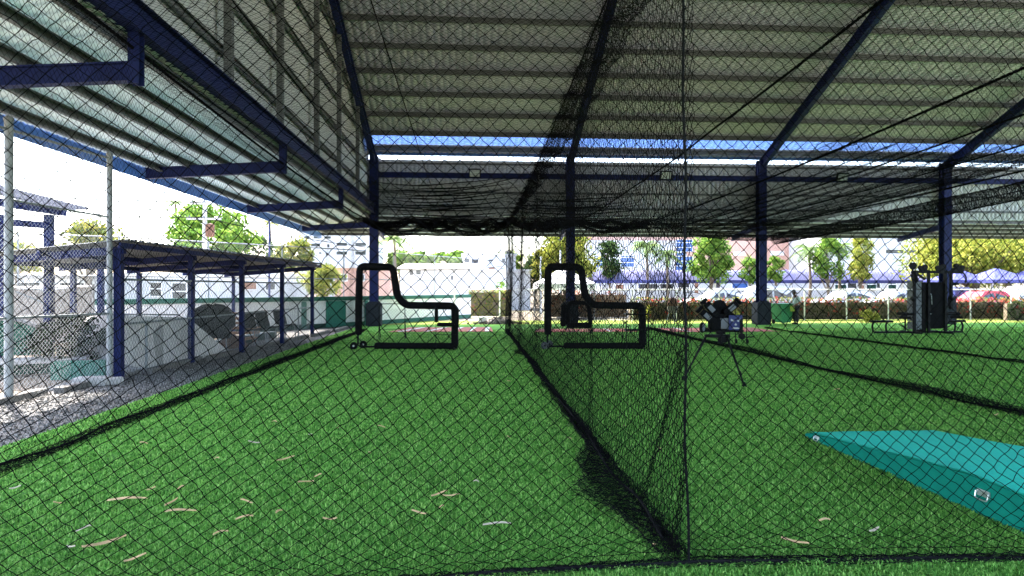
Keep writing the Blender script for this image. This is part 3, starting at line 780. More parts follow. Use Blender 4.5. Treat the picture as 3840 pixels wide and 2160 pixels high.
# thick roll of net along the top of the right-hand net
def roll(u, v):
    y = 8.0 + u; a = v * 10 + wob(u, v, 8, .8)
    rr = .20 + .06 * wob(u, 0 * u, 10, .5)
    zc_ = 4.18 - .022 * u - .10 * np.sin(np.clip(u / 18.5, 0, 1) * math.pi)
    return 12.75 + rr * np.sin(a) + .02 * wob(u, v, 12, 2), y + .05 * wob(u, v, 14, 2), zc_ + rr * np.cos(a)
rl = thing('rolled_net', 'thick dark roll of gathered net sagging along the top of the right-hand lane', 'net', (0, 0, 0), 0, 'black batting cage nets')
net('net_roll', 0, 18.0, .075, list(np.arange(0, 1.6, .045)), roll, .0042, M['net'], rl, jit=.01)
rope('lashing_rope', [(12.75, y, 4.18 - .022 * (y - 8) - .1 * math.sin(min(1, (y - 8) / 18.5) * math.pi)) for y in np.linspace(8, 26, 40)], .014, M['net'], rl)
def layer(seed, dz):
    def fn(u, v):
        x = 7.35 + u; y = 12.0 + v; f = u / 5.2
        q = u * 6.5 + .8 * wob(u, v, seed, .4)
        z = 4.72 - .022 * (y - 8) * (.6 + .7 * f) - dz - .22 * 4 * f * (1 - f) + .10 * np.sin(q)
        return x + .08 * np.cos(q), y + .04 * wob(u, v, seed + 2, .8), z
    return fn
net('slack_layer', 0, 5.2, .078, list(np.arange(0, 14.0, .046)), layer(9, .0), .0022, M['net'], rl, jit=.005)
net('slack_layer', 0, 5.2, .078, list(np.arange(0, 13.5, .046)), layer(15, .14), .0022, M['net'], rl, jit=.005)
def swag(u, v):
    x = 7.25 + u; f = u / 5.5; a = v * 9 + wob(u, v, 20, .8)
    rr = .13 + .05 * wob(u, 0 * u, 22, .7)
    return x, 25.6 + rr * np.sin(a) + .05 * wob(u, v, 24, 2), 4.35 - .55 * f - .22 * 4 * f * (1 - f) + rr * np.cos(a) * 1.3
net('net_swag', 0, 5.5, .075, list(np.arange(0, 1.8, .045)), swag, .0042, M['net'], rl, jit=.012)

# ------------------------------------------------------------------ things in the cages
def rounded_path(pts, rad, n=5):
    out = []
    for i, p in enumerate(pts):
        p = Vector(p)
        if i in (0, len(pts) - 1): out.append(p); continue
        a = (Vector(pts[i - 1]) - p); b = (Vector(pts[i + 1]) - p); r = min(rad, a.length * .45, b.length * .45)
        a = p + a.normalized() * r; b = p + b.normalized() * r
        for k in range(n + 1):
            t = k / n; out.append(a * (1 - t) ** 2 + p * 2 * t * (1 - t) + b * t * t)
    return out
def lumpy(mb, pts, r, n=12, amp=.12, seed=0, step=.06):
    """padding sleeve: a tube with slight lumps"""
    P = np.array([tuple(p) for p in pts]); s = np.concatenate([[0], np.cumsum(np.linalg.norm(np.diff(P, axis=0), axis=1))])
    t = np.linspace(0, s[-1], max(3, int(s[-1] / step))); Q = np.stack([np.interp(t, s, P[:, k]) for k in range(3)], 1)
    rr = r * (1 + amp * wob(t, t * 0, seed, 5.0)); rr[0] *= .8; rr[-1] *= .8
    return mb.tube(Q, list(rr), n)

def l_screen(label, u0, u1, z, mir=1, seed=0, grey_wheels=False, lean=0.0, legs=0.0):
    p = G(u0, z); q = G(u1, z); w = (q - p).length
    t = thing('practice_screen', label, 'practice screen', (p.x, p.y, 0), math.atan2(q.y - p.y, q.x - p.x), 'L-shaped practice screens')
    h = 2.36
    k = w / 2.85
    a = [(0, 0, .40), (.0 + lean * .5, 0, 1.2), (.03 + lean, 0, h - .06), (1.0 * k + lean, 0, h - .08 - legs), (1.12 * k + lean, 0, 1.48), (1.36 * k + lean, 0, 1.22), (2.80 * k, 0, 1.20), (2.80 * k, 0, .07)]
    mb = MB(); lumpy(mb, rounded_path(a, .14), .10, 12, .10, seed); mb.build('padded_frame', M['black_pad'], t, True)
    mb = MB(); lumpy(mb, [(.45, 0, .085), (1.4 * k, 0, .08), (2.86 * k, 0, .08)], .10, 12, .10, seed + 3); mb.build('bottom_pad', M['black_pad'], t, True)
    mb = MB(); mb.tube([(-.02, 0, .42), (-.02, 0, .12), (.04, 0, .07), (.5, 0, .07)], .025, 8)
    mb.tube([(-.05, -.12, .14), (-.05, .30, .14)], .02, 8); mb.tube([(2.8 * k, -.35, .03), (2.8 * k, .35, .03)], .025, 8); mb.build('bare_tube', M['black_metal'], t, True)
    for dx, dy, rw in ((-.10, -.14, .105), (.06, .30, .105)):
        mb = MB(); Mx = Matrix.Translation((dx, dy, rw)) @ Matrix.Rotation(R(90), 4, 'X')
        mb.lathe([(.03, -.035), (rw * .8, -.035), (rw, -.02), (rw, .02), (rw * .8, .035), (.03, .035)], 18, Mx)
        wv = mb.build('wheel', M['rubber'] if not grey_wheels else M['grey_plate'], t, True)
        mb = MB(); mb.lathe([(.028, -.05), (.028, .05)], 10, Mx); mb.build('hub', M['chrome'] if not grey_wheels else M['black_metal'], wv)
    # netting stretched inside the L
    def inside(x, zv):
        return (zv < 1.15 and 0 < x < 2.72 * k) or (zv >= 1.15 and .05 < x < 1.0 * k)
    A = []; B = []; st = .085
    for i in range(0, 80):
        for j in range(0, 60):
            x = i * st / 2; zv = .1 + j * st / 2
            if (i + j) % 2: continue
            for d in (-1, 1):
                x2, z2 = x + d * st / 2, zv + st / 2
                if inside(x, zv) and inside(x2, z2):
                    A.append((x, .03 * math.sin(x * 2), zv)); B.append((x2, .03 * math.sin(x2 * 2), z2))
    V, Fq = bars_arrays(np.array(A), np.array(B), .0026); mesh_np('screen_net', V, Fq, np.full(len(Fq) // 4, 4), M['net'], t)
    return t
l_screen('black padded L-shaped practice screen with dark wheels in the left lane', 1345, 1712, 17.8, seed=2)
l_screen('black padded L-shaped practice screen with pale grey wheels behind the divider net', 2055, 2415, 17.9, seed=8, grey_wheels=True, lean=-.02)

def bucket_stand(name, label, u, z, w=.42, h=1.1, rails=(.55, .95), hoop=True, wheel=False):
    p = G(u, z); t = thing(name, label, 'ball stand', (p.x, p.y, 0), -.06, 'black tube ball stands')
    for sx in (-1, 1):
        mb = MB()
        mb.tube(rounded_path([(sx * w / 2, -.02, .02), (sx * w / 2, 0, h), (sx * w / 2 * .2, 0, h + .03)], .08), .014, 8); mb.build('upright', M['black_metal'], t, True)
    for zr in rails:
        mb = MB(); mb.tube(rounded_path([(-w / 2, 0, zr), (-w / 2, .35, zr), (w / 2, .35, zr), (w / 2, 0, zr), (-w / 2, 0, zr)], .05), .018, 8); mb.build('ring_rail', M['black_metal'], t, True)
    mb = MB()
    for k in range(7): mb.tube([(-w / 2 + k * w / 6, .02, rails[0]), (-w / 2 + k * w / 6, .34, rails[0])], .006, 5)
    mb.build('basket_floor', M['black_metal'], t)
    for sx in (-1, 1):
        mb = MB(); mb.tube([(sx * w / 2, .35, rails[1]), (sx * w / 2 * 1.15, .45, .02)], .012, 6); mb.build('rear_leg', M['black_metal'], t)
    if wheel:
        for sx in (-1, 1):
            mb = MB(); mb.lathe([(.02, -.02), (.07, -.02), (.075, 0), (.07, .02), (.02, .02)], 14, Matrix.Translation((sx * w / 2, -.08, .08)) @ Matrix.Rotation(R(90), 4, 'Y')); mb.build('wheel', M['rubber'], t, True)
    return t
# rebound frame hanging on the corner of the left screen
p = G(1672, 17.55); t = thing('ball_tray', 'small black padded tray hanging from the low corner of the left practice screen', 'ball tray', (p.x, p.y, 0), -.06)
mb = MB(); lumpy(mb, [(-.26, 0, 1.16), (-.26, 0, .76)], .055, 10, .1, 4); mb.build('side_pad', M['black_pad'], t, True)
mb = MB(); lumpy(mb, [(-.24, 0, .70), (.24, 0, .70)], .055, 10, .1, 5); mb.build('bottom_pad', M['black_pad'], t, True)
mb = MB(); lumpy(mb, [(.30, -.02, 1.12), (.31, -.02, .70)], .06, 10, .1, 6); mb.build('side_pad', M['black_pad'], t, True)
for sx in (-.27, .31):
    mb = MB(); mb.tube([(sx, 0, .76), (sx, 0, .02)], .010, 6); mb.build('leg', M['black_metal'], t)
mb = MB(); mb.tube([(-.27, 0, .42), (.31, 0, .42)], .008, 6); mb.build('stretcher', M['black_metal'], t)
bucket_stand('ball_stand', 'narrow black ball stand beside the right practice screen', 2390, 17.4, .60, 1.15, (.55, .98))
bucket_stand('ball_stand', 'tall hooped black ball stand on wheels behind the pitching machine', 2778, 19.5, .34, 1.56, (.84, 1.26), wheel=True)
# thin rebound frame behind the left screen
p = G(1470, 21.0); t = thing('rebound_frame', 'thin rounded tube rebound frame standing behind the left practice screen', 'rebound frame', (p.x, p.y, 0), .05)
mb = MB(); mb.tube(rounded_path([(-.42, 0, .02), (-.42, 0, 1.18), (.42, 0, 1.18), (.42, 0, .02)], .16, 6), .014, 8); mb.build('hoop', M['black_metal'], t, True)
for sx in (-1, 1):
    mb = MB(); mb.tube([(sx * .42, 0, .03), (sx * .42, .55, .03), (sx * .42, 0, .7)], .012, 6); mb.build('foot', M['black_metal'], t)
mb = MB(); mb.tube([(-.42, 0, .35), (.42, 0, .35)], .010, 6); mb.build('crossbar', M['black_metal'], t)
# padded target
p = G(2172, 24.5); t = thing('padded_target', 'black padded target frame with rounded top seen through the right practice screen', 'target', (p.x, p.y, 0), .05)
mb = MB(); lumpy(mb, rounded_path([(-.46, 0, .30), (-.40, 0, 1.16), (.36, 0, 1.12), (.44, 0, .30)], .2, 6), .085, 12, .06, 3); mb.build('frame_pad', M['black_pad'], t, True)
mb = MB(); lumpy(mb, [(-.48, 0, .27), (.48, 0, .27)], .11, 12, .05, 6); mb.build('sill_pad', M['black_pad'], t, True)
mb = MB(); lumpy(mb, [(-.62, .05, .24), (-.60, .05, 1.08)], .10, 10, .05, 9); mb.build('side_pad', M['black_pad'], t, True)
for sx in (-1, 1):
    mb = MB(); mb.tube([(sx * .42, .02, .25), (sx * .46, .45, .015)], .018, 6); mb.tube([(sx * .42, .02, .25), (sx * .44, -.35, .015)], .018, 6); mb.build('leg', M['black_metal'], t)
A = []; B = []
for i in range(22):
    for j in range(22):
        if (i + j) % 2: continue
        for d in (-1, 1):
            x, zz_ = -.34 + i * .032, .36 + j * .034; x2, z2 = x + d * .032, zz_ + .034
            if -.36 < x2 < .34 and z2 < 1.08: A.append((x, .02, zz_)); B.append((x2, .02, z2))
V, Fq = bars_arrays(np.array(A), np.array(B), .004); mesh_np('target_net', V, Fq, np.full(len(Fq) // 4, 4), M['net'], t)

# red strips with white lines at the far end of the lanes
def red_mat(label, u0, u1, z0, z1, lines, slant=.55):
    a = G(u0, z0); b = G(u1, z0); y1 = a.y + (z1 - z0)
    t = thing('plate_mat', label, 'turf mat', ((a.x + b.x) / 2, a.y, 0), 0, 'red home plate mats')
    hw = (b.x - a.x) / 2; d = z1 - z0
    mb = MB(); mb.prism([(-hw, 0), (hw, 0), (hw, d), (-hw + slant, d)], .002, .018, 'z'); mb.build('mat_body', M['mat_red'], t)
    for x0, wd_, sl_ in lines:
        mb = MB(); mb.prism([(-hw + x0, .02), (-hw + x0 + wd_, .02), (-hw + x0 + wd_ + sl_, d - .02), (-hw + x0 + sl_, d - .02)], .020, .023, 'z'); mb.build('white_line', M['white_line'], t)
red_mat('clay red mat with slanting white lines at the far end of the left lane', 1455, 1850, 24.6, 27.3, [(.35, .16, .75), (1.35, .14, .7), (2.35, .12, .4), (3.05, .12, .25), (3.72, .16, .1)])
red_mat('clay red mat at the far end of the middle lane behind the right practice screen', 2005, 2400, 24.6, 26.4, [(.4, .12, .3), (2.9, .12, .1)], .3)
red_mat('clay red mat far behind the pitching machine', 2530, 2935, 24.6, 27.0, [(.5, .12, .2)], -.1)

# ---- pitching machine
p = G(2702, 12.0); t = thing('pitching_machine', 'black three-wheel pitching machine with a blue face plate on a tall tripod', 'pitching machine', (p.x, p.y, 0), R(-12))
feet = [(-.72, -.35, .02), (.23, -.95, .02), (.46, .55, .02)]
hub = [(-.26, -.02, .80), (.10, -.06, .80), (.12, .06, .80)]
for f, h_ in zip(feet, hub):
    mb = MB(); mb.tube([h_, tuple(.45 * a + .55 * b for a, b in zip(h_, f))], .022, 8); mb.tube([tuple(.5 * a + .5 * b for a, b in zip(h_, f)), f], .017, 8); lg = mb.build('tripod_leg', M['black_metal'], t, True)
    mb = MB(); mb.lathe([(.035, 0), (.04, .02), (.025, .05), (.018, .08)], 12, Matrix.Translation((f[0], f[1], 0))); mb.build('rubber_foot', M['rubber'], lg, True)
mb = MB(); mb.box((-.06, 0, .80), (.46, .10, .06), None, .012); mb.lathe([(.05, .66), (.05, .84)], 12); mb.box((.06, 0, .74), (.10, .12, .12), None, .01); mb.build('tripod_head', M['black_metal'], t, True)
mb = MB(); mb.box((.02, 0, .90), (.78, .10, .05), None, .01); mb.box((.34, 0, 1.0), (.05, .40, .26), None, .01); mb.box((.0, .0, .87), (.16, .16, .06), None, .01); mb.build('carriage_frame', M['black_metal'], t, True)
mb = MB(); mb.box((.02, .05, 1.08), (.46, .26, .30), None, .03); mb.box((-.10, .02, 1.02), (.20, .30, .22), None, .03); mb.build('motor_body', M['black_pad'], t, True)
for s_, ax, az, ang_ in ((1, -.17, 1.30, 48), (1, .17, 1.32, -42), (1, -.24, 1.16, 42)):
    g_ = thing_ = None
    rot = Matrix.Rotation(R(ang_), 4, 'Y')
    mb = MB(); mb.box((ax, -.04, az), (.30, .20, .13), rot, .025)
    d = rot @ Vector((-.17 if ang_ > 0 else .17, 0, 0)); mb.tube([(ax + d.x, .0, az + d.z), (ax + d.x * 1.35, 0, az + d.z * 1.35)], .075, 14)
    mo = mb.build('wheel_motor', M['black_pad'], t, True)
    mb = MB(); off = rot @ Vector((-.02 if ang_ > 0 else .02, 0, 0)); mb.box((ax + off.x, -.145, az + off.z), (.13, .008, .085), rot, .003); mb.build('label_plate', M['grey_plate'], mo)
for a_ in (90, 210, 330):
    cx, cz = .0 + .13 * math.cos(R(a_)), 1.22 + .13 * math.sin(R(a_))
    mb = MB(); mb.lathe([(.03, -.05), (.10, -.05), (.125, -.03), (.128, 0), (.125, .03), (.10, .05), (.03, .05)], 20, Matrix.Translation((cx, .12, cz)) @ Matrix.Rotation(R(90), 4, 'X')); mb.build('throwing_wheel', M['rubber'], t, True)
mb = MB(); mb.box((.05, -.115, 1.04), (.15, .02, .20), None, .01); mb.build('control_plate', M['grey_plate'], t, True)
mb = MB(); mb.box((.24, -.15, 1.06), (.24, .05, .28), None, .015); fp = mb.build('face_plate', M['blue_far'], t, True)
mb = MB(); y_ = -.178
for sx in (-1, 1):
    mb.prism([(.24 + sx * .02, 1.095), (.24 + sx * .085, 1.135), (.24 + sx * .09, 1.10), (.24 + sx * .045, 1.075)], y_, y_ + .004, 'y')
mb.prism([(.215, 1.02), (.24, 1.055), (.265, 1.02), (.24, 1.005)], y_, y_ + .004, 'y'); mb.prism([(.17, .955), (.20, .975), (.28, .975), (.31, .955), (.28, .945), (.20, .945)], y_, y_ + .004, 'y')
mb.build('pale_emblem', M['emblem'], fp)
mb = MB(); mb.tube(rounded_path([(-.30, -.05, 1.28), (-.36, -.05, 1.40), (-.22, -.05, 1.43), (-.12, -.05, 1.34)], .05), .014, 8); mb.build('carry_handle', M['black_metal'], t, True)
for yy in (-.2,):
    mb = MB(); Mx = Matrix.Translation((-.36, yy, .97)) @ Matrix.Rotation(R(60), 4, 'Z') @ Matrix.Rotation(R(90), 4, 'X')
    mb.lathe([(.03, -.025), (.085, -.025), (.10, -.012), (.10, .012), (.085, .025), (.03, .025)], 20, Mx); wv = mb.build('transport_wheel', M['rubber'], t, True)
    mb = MB(); mb.lathe([(.02, -.03), (.07, -.03), (.07, .03), (.02, .03)], 16, Mx); mb.build('rim', M['grey_plate'], wv, True)
mb = MB(); mb.tube([(-.36, -.2, .97), (-.22, 0, .92)], .02, 8); mb.build('wheel_arm', M['black_metal'], t, True)
mb = MB(); mb.tube([(.38, 0, .78), (.60, .02, .79)], .012, 6); mb.lathe([(.02, -.02), (.06, -.02), (.06, .02), (.02, .02)], 14, Matrix.Translation((.38, 0, .80)) @ Matrix.Rotation(R(90), 4, 'X')); mb.build('tilt_knob', M['black_metal'], t, True)

# ---- portable mound
ml = 'teal felt-topped portable pitching mound with shade-darkened sloping sides at the right edge'
t = thing('pitching_mound', ml, 'pitching mound', (3.80, 4.12, 0), 0)
Lm = 2.95; hw = 1.44
prof = [(0, .28), (.55, .285), (1.05, .25), (Lm - .9, .155), (Lm - .12, .085), (Lm, .055)]
mb = MB(); vs = []; fs = []
nw = 8
for (y, h_) in prof:
    for i in range(nw + 1):
        vs.append((hw * i / nw, y, h_ + .004 * math.sin(i * 2.1 + y * 3)))
for j in range(len(prof) - 1):
    for i in range(nw):
        a = j * (nw + 1) + i; fs.append((a, a + 1, a + nw + 2, a + nw + 1))
mb.add(vs, fs)
vs2 = [(x, y, z - .012) for x, y, z in vs]; mb.add(vs2, [f[::-1] for f in fs]); 
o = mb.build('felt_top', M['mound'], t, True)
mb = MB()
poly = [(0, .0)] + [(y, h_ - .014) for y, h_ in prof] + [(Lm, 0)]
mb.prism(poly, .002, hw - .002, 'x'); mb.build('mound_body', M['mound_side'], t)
for y in (.40, Lm - .26):
    h_ = np.interp(y, [a for a, b in prof], [b for a, b in prof]) * .58 if y < 1 else .048
    k_ = .8 if y < 1 else .55
    mb = MB(); mb.box((-.004, y, h_ + .012 * k_), (.008, .15 * k_, .062 * k_), None, .002)
    for sy in (-.06, .06): mb.tube([(-.012, y + sy * k_, h_ + .03 * k_), (-.012, y + sy * k_, h_ + .012 * k_)], .006, 8)
    pl = mb.build('handle_plate', M['chrome'], t)
    mb = MB(); mb.tube(rounded_path([(-.014, y - .075 * k_, h_ + .02 * k_), (-.026, y - .07 * k_, h_ - .045 * k_), (-.026, y + .07 * k_, h_ - .045 * k_), (-.014, y + .075 * k_, h_ + .02 * k_)], .02), .0052, 8); mb.build('drop_handle', M['chrome'], pl, True)

# ---- multi-station gym
p = G(3440, 24.0); t = thing('gym_station', 'tall dark multi-station gym machine with bench seats on both sides', 'gym machine', (p.x, p.y, 0), .02)
mb = MB(); mb.box((.60, 0, 1.05), (.61, .46, 1.74), None, .06); mb.build('weight_cover', M['black_pad'], t, True)
mb = MB(); mb.box((.13, .0, .98), (.15, .40, 1.86), None, .02); mb.build('weight_cover', M['black_metal'], t, True)
mb = MB()
for k in range(6): mb.box((-.12, 0, .30 + k * .30), (.32, .36, .285), None, .02)
mb.build('side_cover', M['light_column'], t, True)
mb = MB(); mb.box((.98, .05, 1.05), (.10, .30, 1.7), None, .02); mb.build('side_cover', M['light_column'], t, True)
for x_, z0_ in ((-.30, .03), (.26, .03), (.92, .03), (1.15, .9)):
    mb = MB(); mb.bb((x_ - .045, -.28, z0_), (x_ + .045, -.20, 2.36), .01); mb.build('upright', M['black_metal'], t)
mb = MB(); mb.sweep((-.40, -.24, 2.30), (1.58, -.24, 2.28), B_prof(.08, .09)); mb.sweep((-.32, -.24, 2.30), (.12, -.24, 2.02), B_prof(.06, .07)); mb.sweep((1.2, -.24, 2.36), (1.62, -.24, 2.44), B_prof(.1, .16)); mb.build('top_beam', M['black_metal'], t)
mb = MB(); mb.sweep((-1.70, 0, .05), (1.80, 0, .05), B_prof(.08, .07)); mb.sweep((-.3, -.6, .05), (-.3, .5, .05), B_prof(.08, .07)); mb.sweep((.9, -.6, .05), (.9, .5, .05), B_prof(.08, .07)); mb.build('base_frame', M['black_metal'], t)
for x_, z_, r_ in ((-.37, 2.52, .13), (-.06, 2.44, .09), (.10, 2.47, .10), (.62, 2.45, .09), (.80, 2.48, .12), (1.34, 2.52, .10), (1.56, 2.46, .09)):
    mb = MB(); mb.lathe([(.02, -.04), (r_, -.04), (r_ * .8, 0), (r_, .04), (.02, .04)], 16, Matrix.Translation((x_, -.26, z_)) @ Matrix.Rotation(R(90), 4, 'X')); mb.box((x_ + .04, -.22, z_ - .08), (.14, .05, .12)); mb.build('pulley', M['black_metal'], t, True)
mb = MB(); mb.tube(rounded_path([(-.36, -.25, 2.42), (-.46, -.3, 2.1), (-.36, -.3, 1.86), (-.26, -.25, 1.78)], .1), .028, 8); mb.tube([(-.28, -.25, 2.28), (-.22, -.28, 1.92)], .06, 8); mb.build('press_arm', M['black_metal'], t, True)
mb = MB(); mb.tube(rounded_path([(1.55, -.25, 2.36), (1.72, -.3, 2.1), (1.66, -.3, 1.9)], .1), .03, 8); mb.tube([(1.1, -.25, 1.84), (1.42, -.25, 1.86)], .05, 8); mb.build('press_arm', M['black_metal'], t, True)
mb = MB(); mb.box((1.34, -.05, 1.16), (.28, .10, .46), None, .04); mb.build('back_pad', M['pad_grey'], t, True)
for x_, s_, w_ in ((-1.42, -1, .78), (1.62, 1, .44)):
    mb = MB(); mb.box((x_, 0, .45), (w_, .30, .07), None, .025); mb.build('bench_seat', M['black_pad'], t, True)
    for xx in (x_ - w_ * .38, x_ + w_ * .30):
        mb = MB(); mb.tube(rounded_path([(xx + s_ * .03, 0, .06), (xx + s_ * .07, 0, .3), (xx, 0, .44)], .1), .035, 8); mb.build('bench_leg', M['black_metal'], t, True)
    x2 = -.36 if s_ < 0 else 1.05
    mb = MB(); mb.tube([(x2, 0, .12), (x2 + s_ * .38, 0, .36), (x2 + s_ * .1, 0, .44)], .025, 8); mb.tube([(x2, -.2, .73), (x2 + s_ * .42, -.2, .70)], .045, 8); mb.tube([(x2 + s_ * .12, 0, .1), (x2 + s_ * .12, 0, .66)], .03, 8); mb.build('leg_lever', M['black_metal'], t, True)
for x_ in (-.62, 1.42):
    mb = MB(); mb.tube([(x_, -.3, .74), (x_, .2, .74)], .06, 10); mb.build('foam_roller', M['rubber'], t, True)
    mb = MB(); mb.tube([(x_ + .1, -.3, .60), (x_ + .1, .2, .60)], .05, 10); mb.build('foam_roller', M['rubber'], t, True)
for x_, z_ in ((-.40, 1.30), (1.12, 1.32)):
    mb = MB(); mb.tube([(x_ - .05, -.3, z_ + .03), (x_ + .05, -.3, z_ - .03)], .08, 10); mb.build('hand_grip', M['black_metal'], t, True)
mb = MB(); mb.tube([(.27, -.26, 1.5), (.36, -.26, 1.46), (.38, -.26, 1.1)], .012, 6); mb.tube([(.27, -.26, .74), (.38, -.26, .74)], .014, 6); mb.build('selector_rod', M['chrome'], t, True)

# ---- dried leaves and scraps on the turf:  (u, v of the photograph at 2576 px) -> ground point, length, heading
leaf_spots = [(320, 1271, .085 * 3.4, 3), (455, 1300, .21, 8), (432, 1283, .12, 50), (265, 1378, .26, 28), (178, 1390, .10, -15), (210, 1345, .09, 15), (615, 1318, .12, 10), (702, 1302, .10, 70),
              (770, 1224, .15, 25), (640, 1121, .14, -4), (718, 1163, .18, 20), (780, 1102, .11, -35), (632, 981, .09, -30), (555, 1357, .11, 30), (620, 1275, .10, -5), (1055, 1302, .12, -8),
              (1135, 1257, .13, 3), (1105, 1254, .14, 12), (1250, 1334, .20, -5), (1198, 1225, .05, -10), (1435, 1113, .08, 40), (1645, 1385, .06, 80), (2000, 1375, .17, -18), (2200, 1347, .08, 5),
              (2105, 986, .10, -35), (2075, 1325, .08, 0), (362, 1125, .08, 5), (145, 1278, .06, 40), (830, 1318, .10, 5), (38, 1238, .08, 10), (800, 1208, .06, 0), (545, 1165, .06, -10), (1280, 965, .06, 10),
              (1108, 1170, .05, 80), (1570, 1078, .05, 60), (2506, 1050, .10, 10), (380, 1242, .07, 0), (455, 1240, .05, 20), (1660, 1140, .05, 30), (960, 1082, .09, 0), (1280, 1107, .05, 20), (850, 1083, .05, 60),
              (340, 1420, .12, 15), (1110, 1290, .04, 0), (690, 1070, .07, -10), (930, 1150, .04, 45)]
big = {0: 'long straight tan bamboo leaf lying level on the left foreground turf', 1: 'folded tan bamboo leaf under a thin upright shard in the left foreground', 2: 'thin tan shard tilted up from the folded leaf in the left foreground',
       3: 'long split tan leaf pointing up to the right near the bottom left corner', 4: 'curled pale leaf scrap left of the long split leaf', 5: 'small white leaf scrap above the long split leaf', 6: 'short tan leaf right of the folded leaf pair',
       7: 'narrow upright tan leaf right of the short tan leaf', 8: 'tan leaf slanting up to the right in the middle of the left lane', 9: 'pale level leaf strip midway up the left lane', 10: 'curved tan leaf with a white stub at its left end',
       11: 'white twisted scrap right of the pale level strip', 12: 'white crumpled scrap near the left side net', 15: 'wide blunt tan leaf lying left of the divider heap', 16: 'slim level pink-tan leaf above the wide blunt leaf', 17: 'slim bent tan leaf just behind the slim level leaf',
       18: 'long pale straw on the turf close to the divider hem', 20: 'small tan leaf left of the divider net heap', 21: 'tan leaf tip standing by the foot of the seam rope', 22: 'long brown twig on the front turf left of the mound', 23: 'rounded pale leaf on the front turf below the mound',
       24: 'pale leaf on the turf behind the teal mound', 35: 'tan leaf beside the thick hem at the right edge'}
for i, (u, v, L, hd) in enumerate(leaf_spots):
    z = F * CAM_H / ((v - 724.5) * 1.4907); p = G(u * 1.4907, z)
    pale = i in (4, 5, 11, 12, 19, 29, 33, 18, 23, 9)
    W = L * random.uniform(.12, .20) if L > .09 else L * random.uniform(.25, .4)
    n_ = 7; vs = []; fs = []; cv = random.uniform(-.07, .07)
    for k in range(n_):
        f = k / (n_ - 1); x = (f - .5) * L; wv = W * (math.sin(math.pi * min(1, .12 + f * .95)) ** .6) * .5 + .0015
        yb = cv * L * (f - .5) ** 2 * 2; zb = .042 + .012 * math.sin(f * 3 + i) + (L * .35 * f if i == 2 else 0)
        vs += [(x, yb - wv, zb + .004), (x, yb, zb - .002), (x, yb + wv, zb + .006), (x, yb + wv * .8, zb + .0085), (x, yb, zb + .0015), (x, yb - wv * .8, zb + .0065)]
    for k in range(n_ - 1):
        for q in range(6): fs.append([k * 6 + q, k * 6 + (q + 1) % 6, k * 6 + 6 + (q + 1) % 6, k * 6 + 6 + q])
    fs += [[5, 4, 3, 2, 1, 0], [(n_ - 1) * 6 + q for q in range(6)]]
    mb = MB(); mb.add(vs, fs); o = mb.build('dry_leaf', M['pale_leaf'] if pale else M['dry_leaf'])
    o.location = (p.x, p.y, 0); o.rotation_euler = (0, 0, math.atan2(math.sin(R(hd)) * 2.2, math.cos(R(hd))))
    lane = 'left' if p.x < 1.4 else 'right'
    lab = big.get(i) or ('tiny %s leaf scrap on the turf of the %s lane' % ('bleached' if pale else 'brown', lane))
    tag(o, lab, 'dry leaf', 'dry leaves and scraps on the turf' if i in big else 'tiny %s leaf scraps in the %s lane' % ('bleached' if pale else 'brown', lane))

# ------------------------------------------------------------------ left side: chain-link fence, dugout, shelters, walls
def chain(name, a, b, z0, z1, parent, st=.062, r=.0019, m=None):
    a = Vector(a); b = Vector(b); L = (b - a).length; d = (b - a).normalized()
    ni = int(L / (st / 2)) + 1; nj = int((z1 - z0) / (st / 2)) + 1
    i, j = np.meshgrid(np.arange(ni), np.arange(nj), indexing='ij'); ok = ((i + j) % 2 == 0)
    i = i[ok]; j = j[ok]
    def P(i, j):
        s = np.minimum(i * st / 2, L); zz_ = np.minimum(z0 + j * st / 2, z1); off = .004 * ((j % 2) * 2 - 1)
        return np.stack([a.x + d.x * s - d.y * off, a.y + d.y * s + d.x * off, zz_], -1)
    A = np.concatenate([P(i, j)] * 2); B = np.concatenate([P(i + 1, j + 1), P(np.maximum(i - 1, 0), j + 1)])
    V, Fq = bars_arrays(A, B, r); return mesh_np(name, V, Fq, np.full(len(Fq) // 4, 4), m or M['wire'], parent)
def pipe_post(t, x, y, h, r=.045, m=None, name='post'):
    mb = MB(); mb.tube([(x, y, -.02), (x, y, h)], r, 14); mb.lathe([(r * 1.15, h - .02), (r * 1.2, h + .02), (r * .7, h + .05), (.004, h + .065)], 14, Matrix.Translation((x, y, 0))); return mb.build(name, m or M['galv'], t, True)
t = thing('chain_link_fence', 'tall galvanised chain-link fence on two thick pale posts beside the gravel strip', 'fence', (0, 0, 0))
f0 = G(33, 9.53); f1 = G(411, 11.6); fm = f0 - (f1 - f0) * 1.6
pipe_post(t, f0.x, f0.y, 4.21, .058); pipe_post(t, f1.x, f1.y, 4.12, .048); pipe_post(t, fm.x, fm.y, 4.25, .058)
mb = MB()
for zt in (4.08, 1.27):
    mb2 = MB(); mb2.tube([(fm.x, fm.y, zt), (f1.x, f1.y, zt - .03)], .021, 10); mb2.build('rail', M['galv'], t, True)
mb2 = MB(); mb2.tube([(f0.x, f0.y, 3.02), (f1.x, f1.y, 2.98)], .018, 8); mb2.build('rail', M['galv'], t, True)
chain('chain_mesh', (fm.x, fm.y, 0), (f1.x, f1.y, 0), .05, 4.06, t, st=.07, r=.0027)

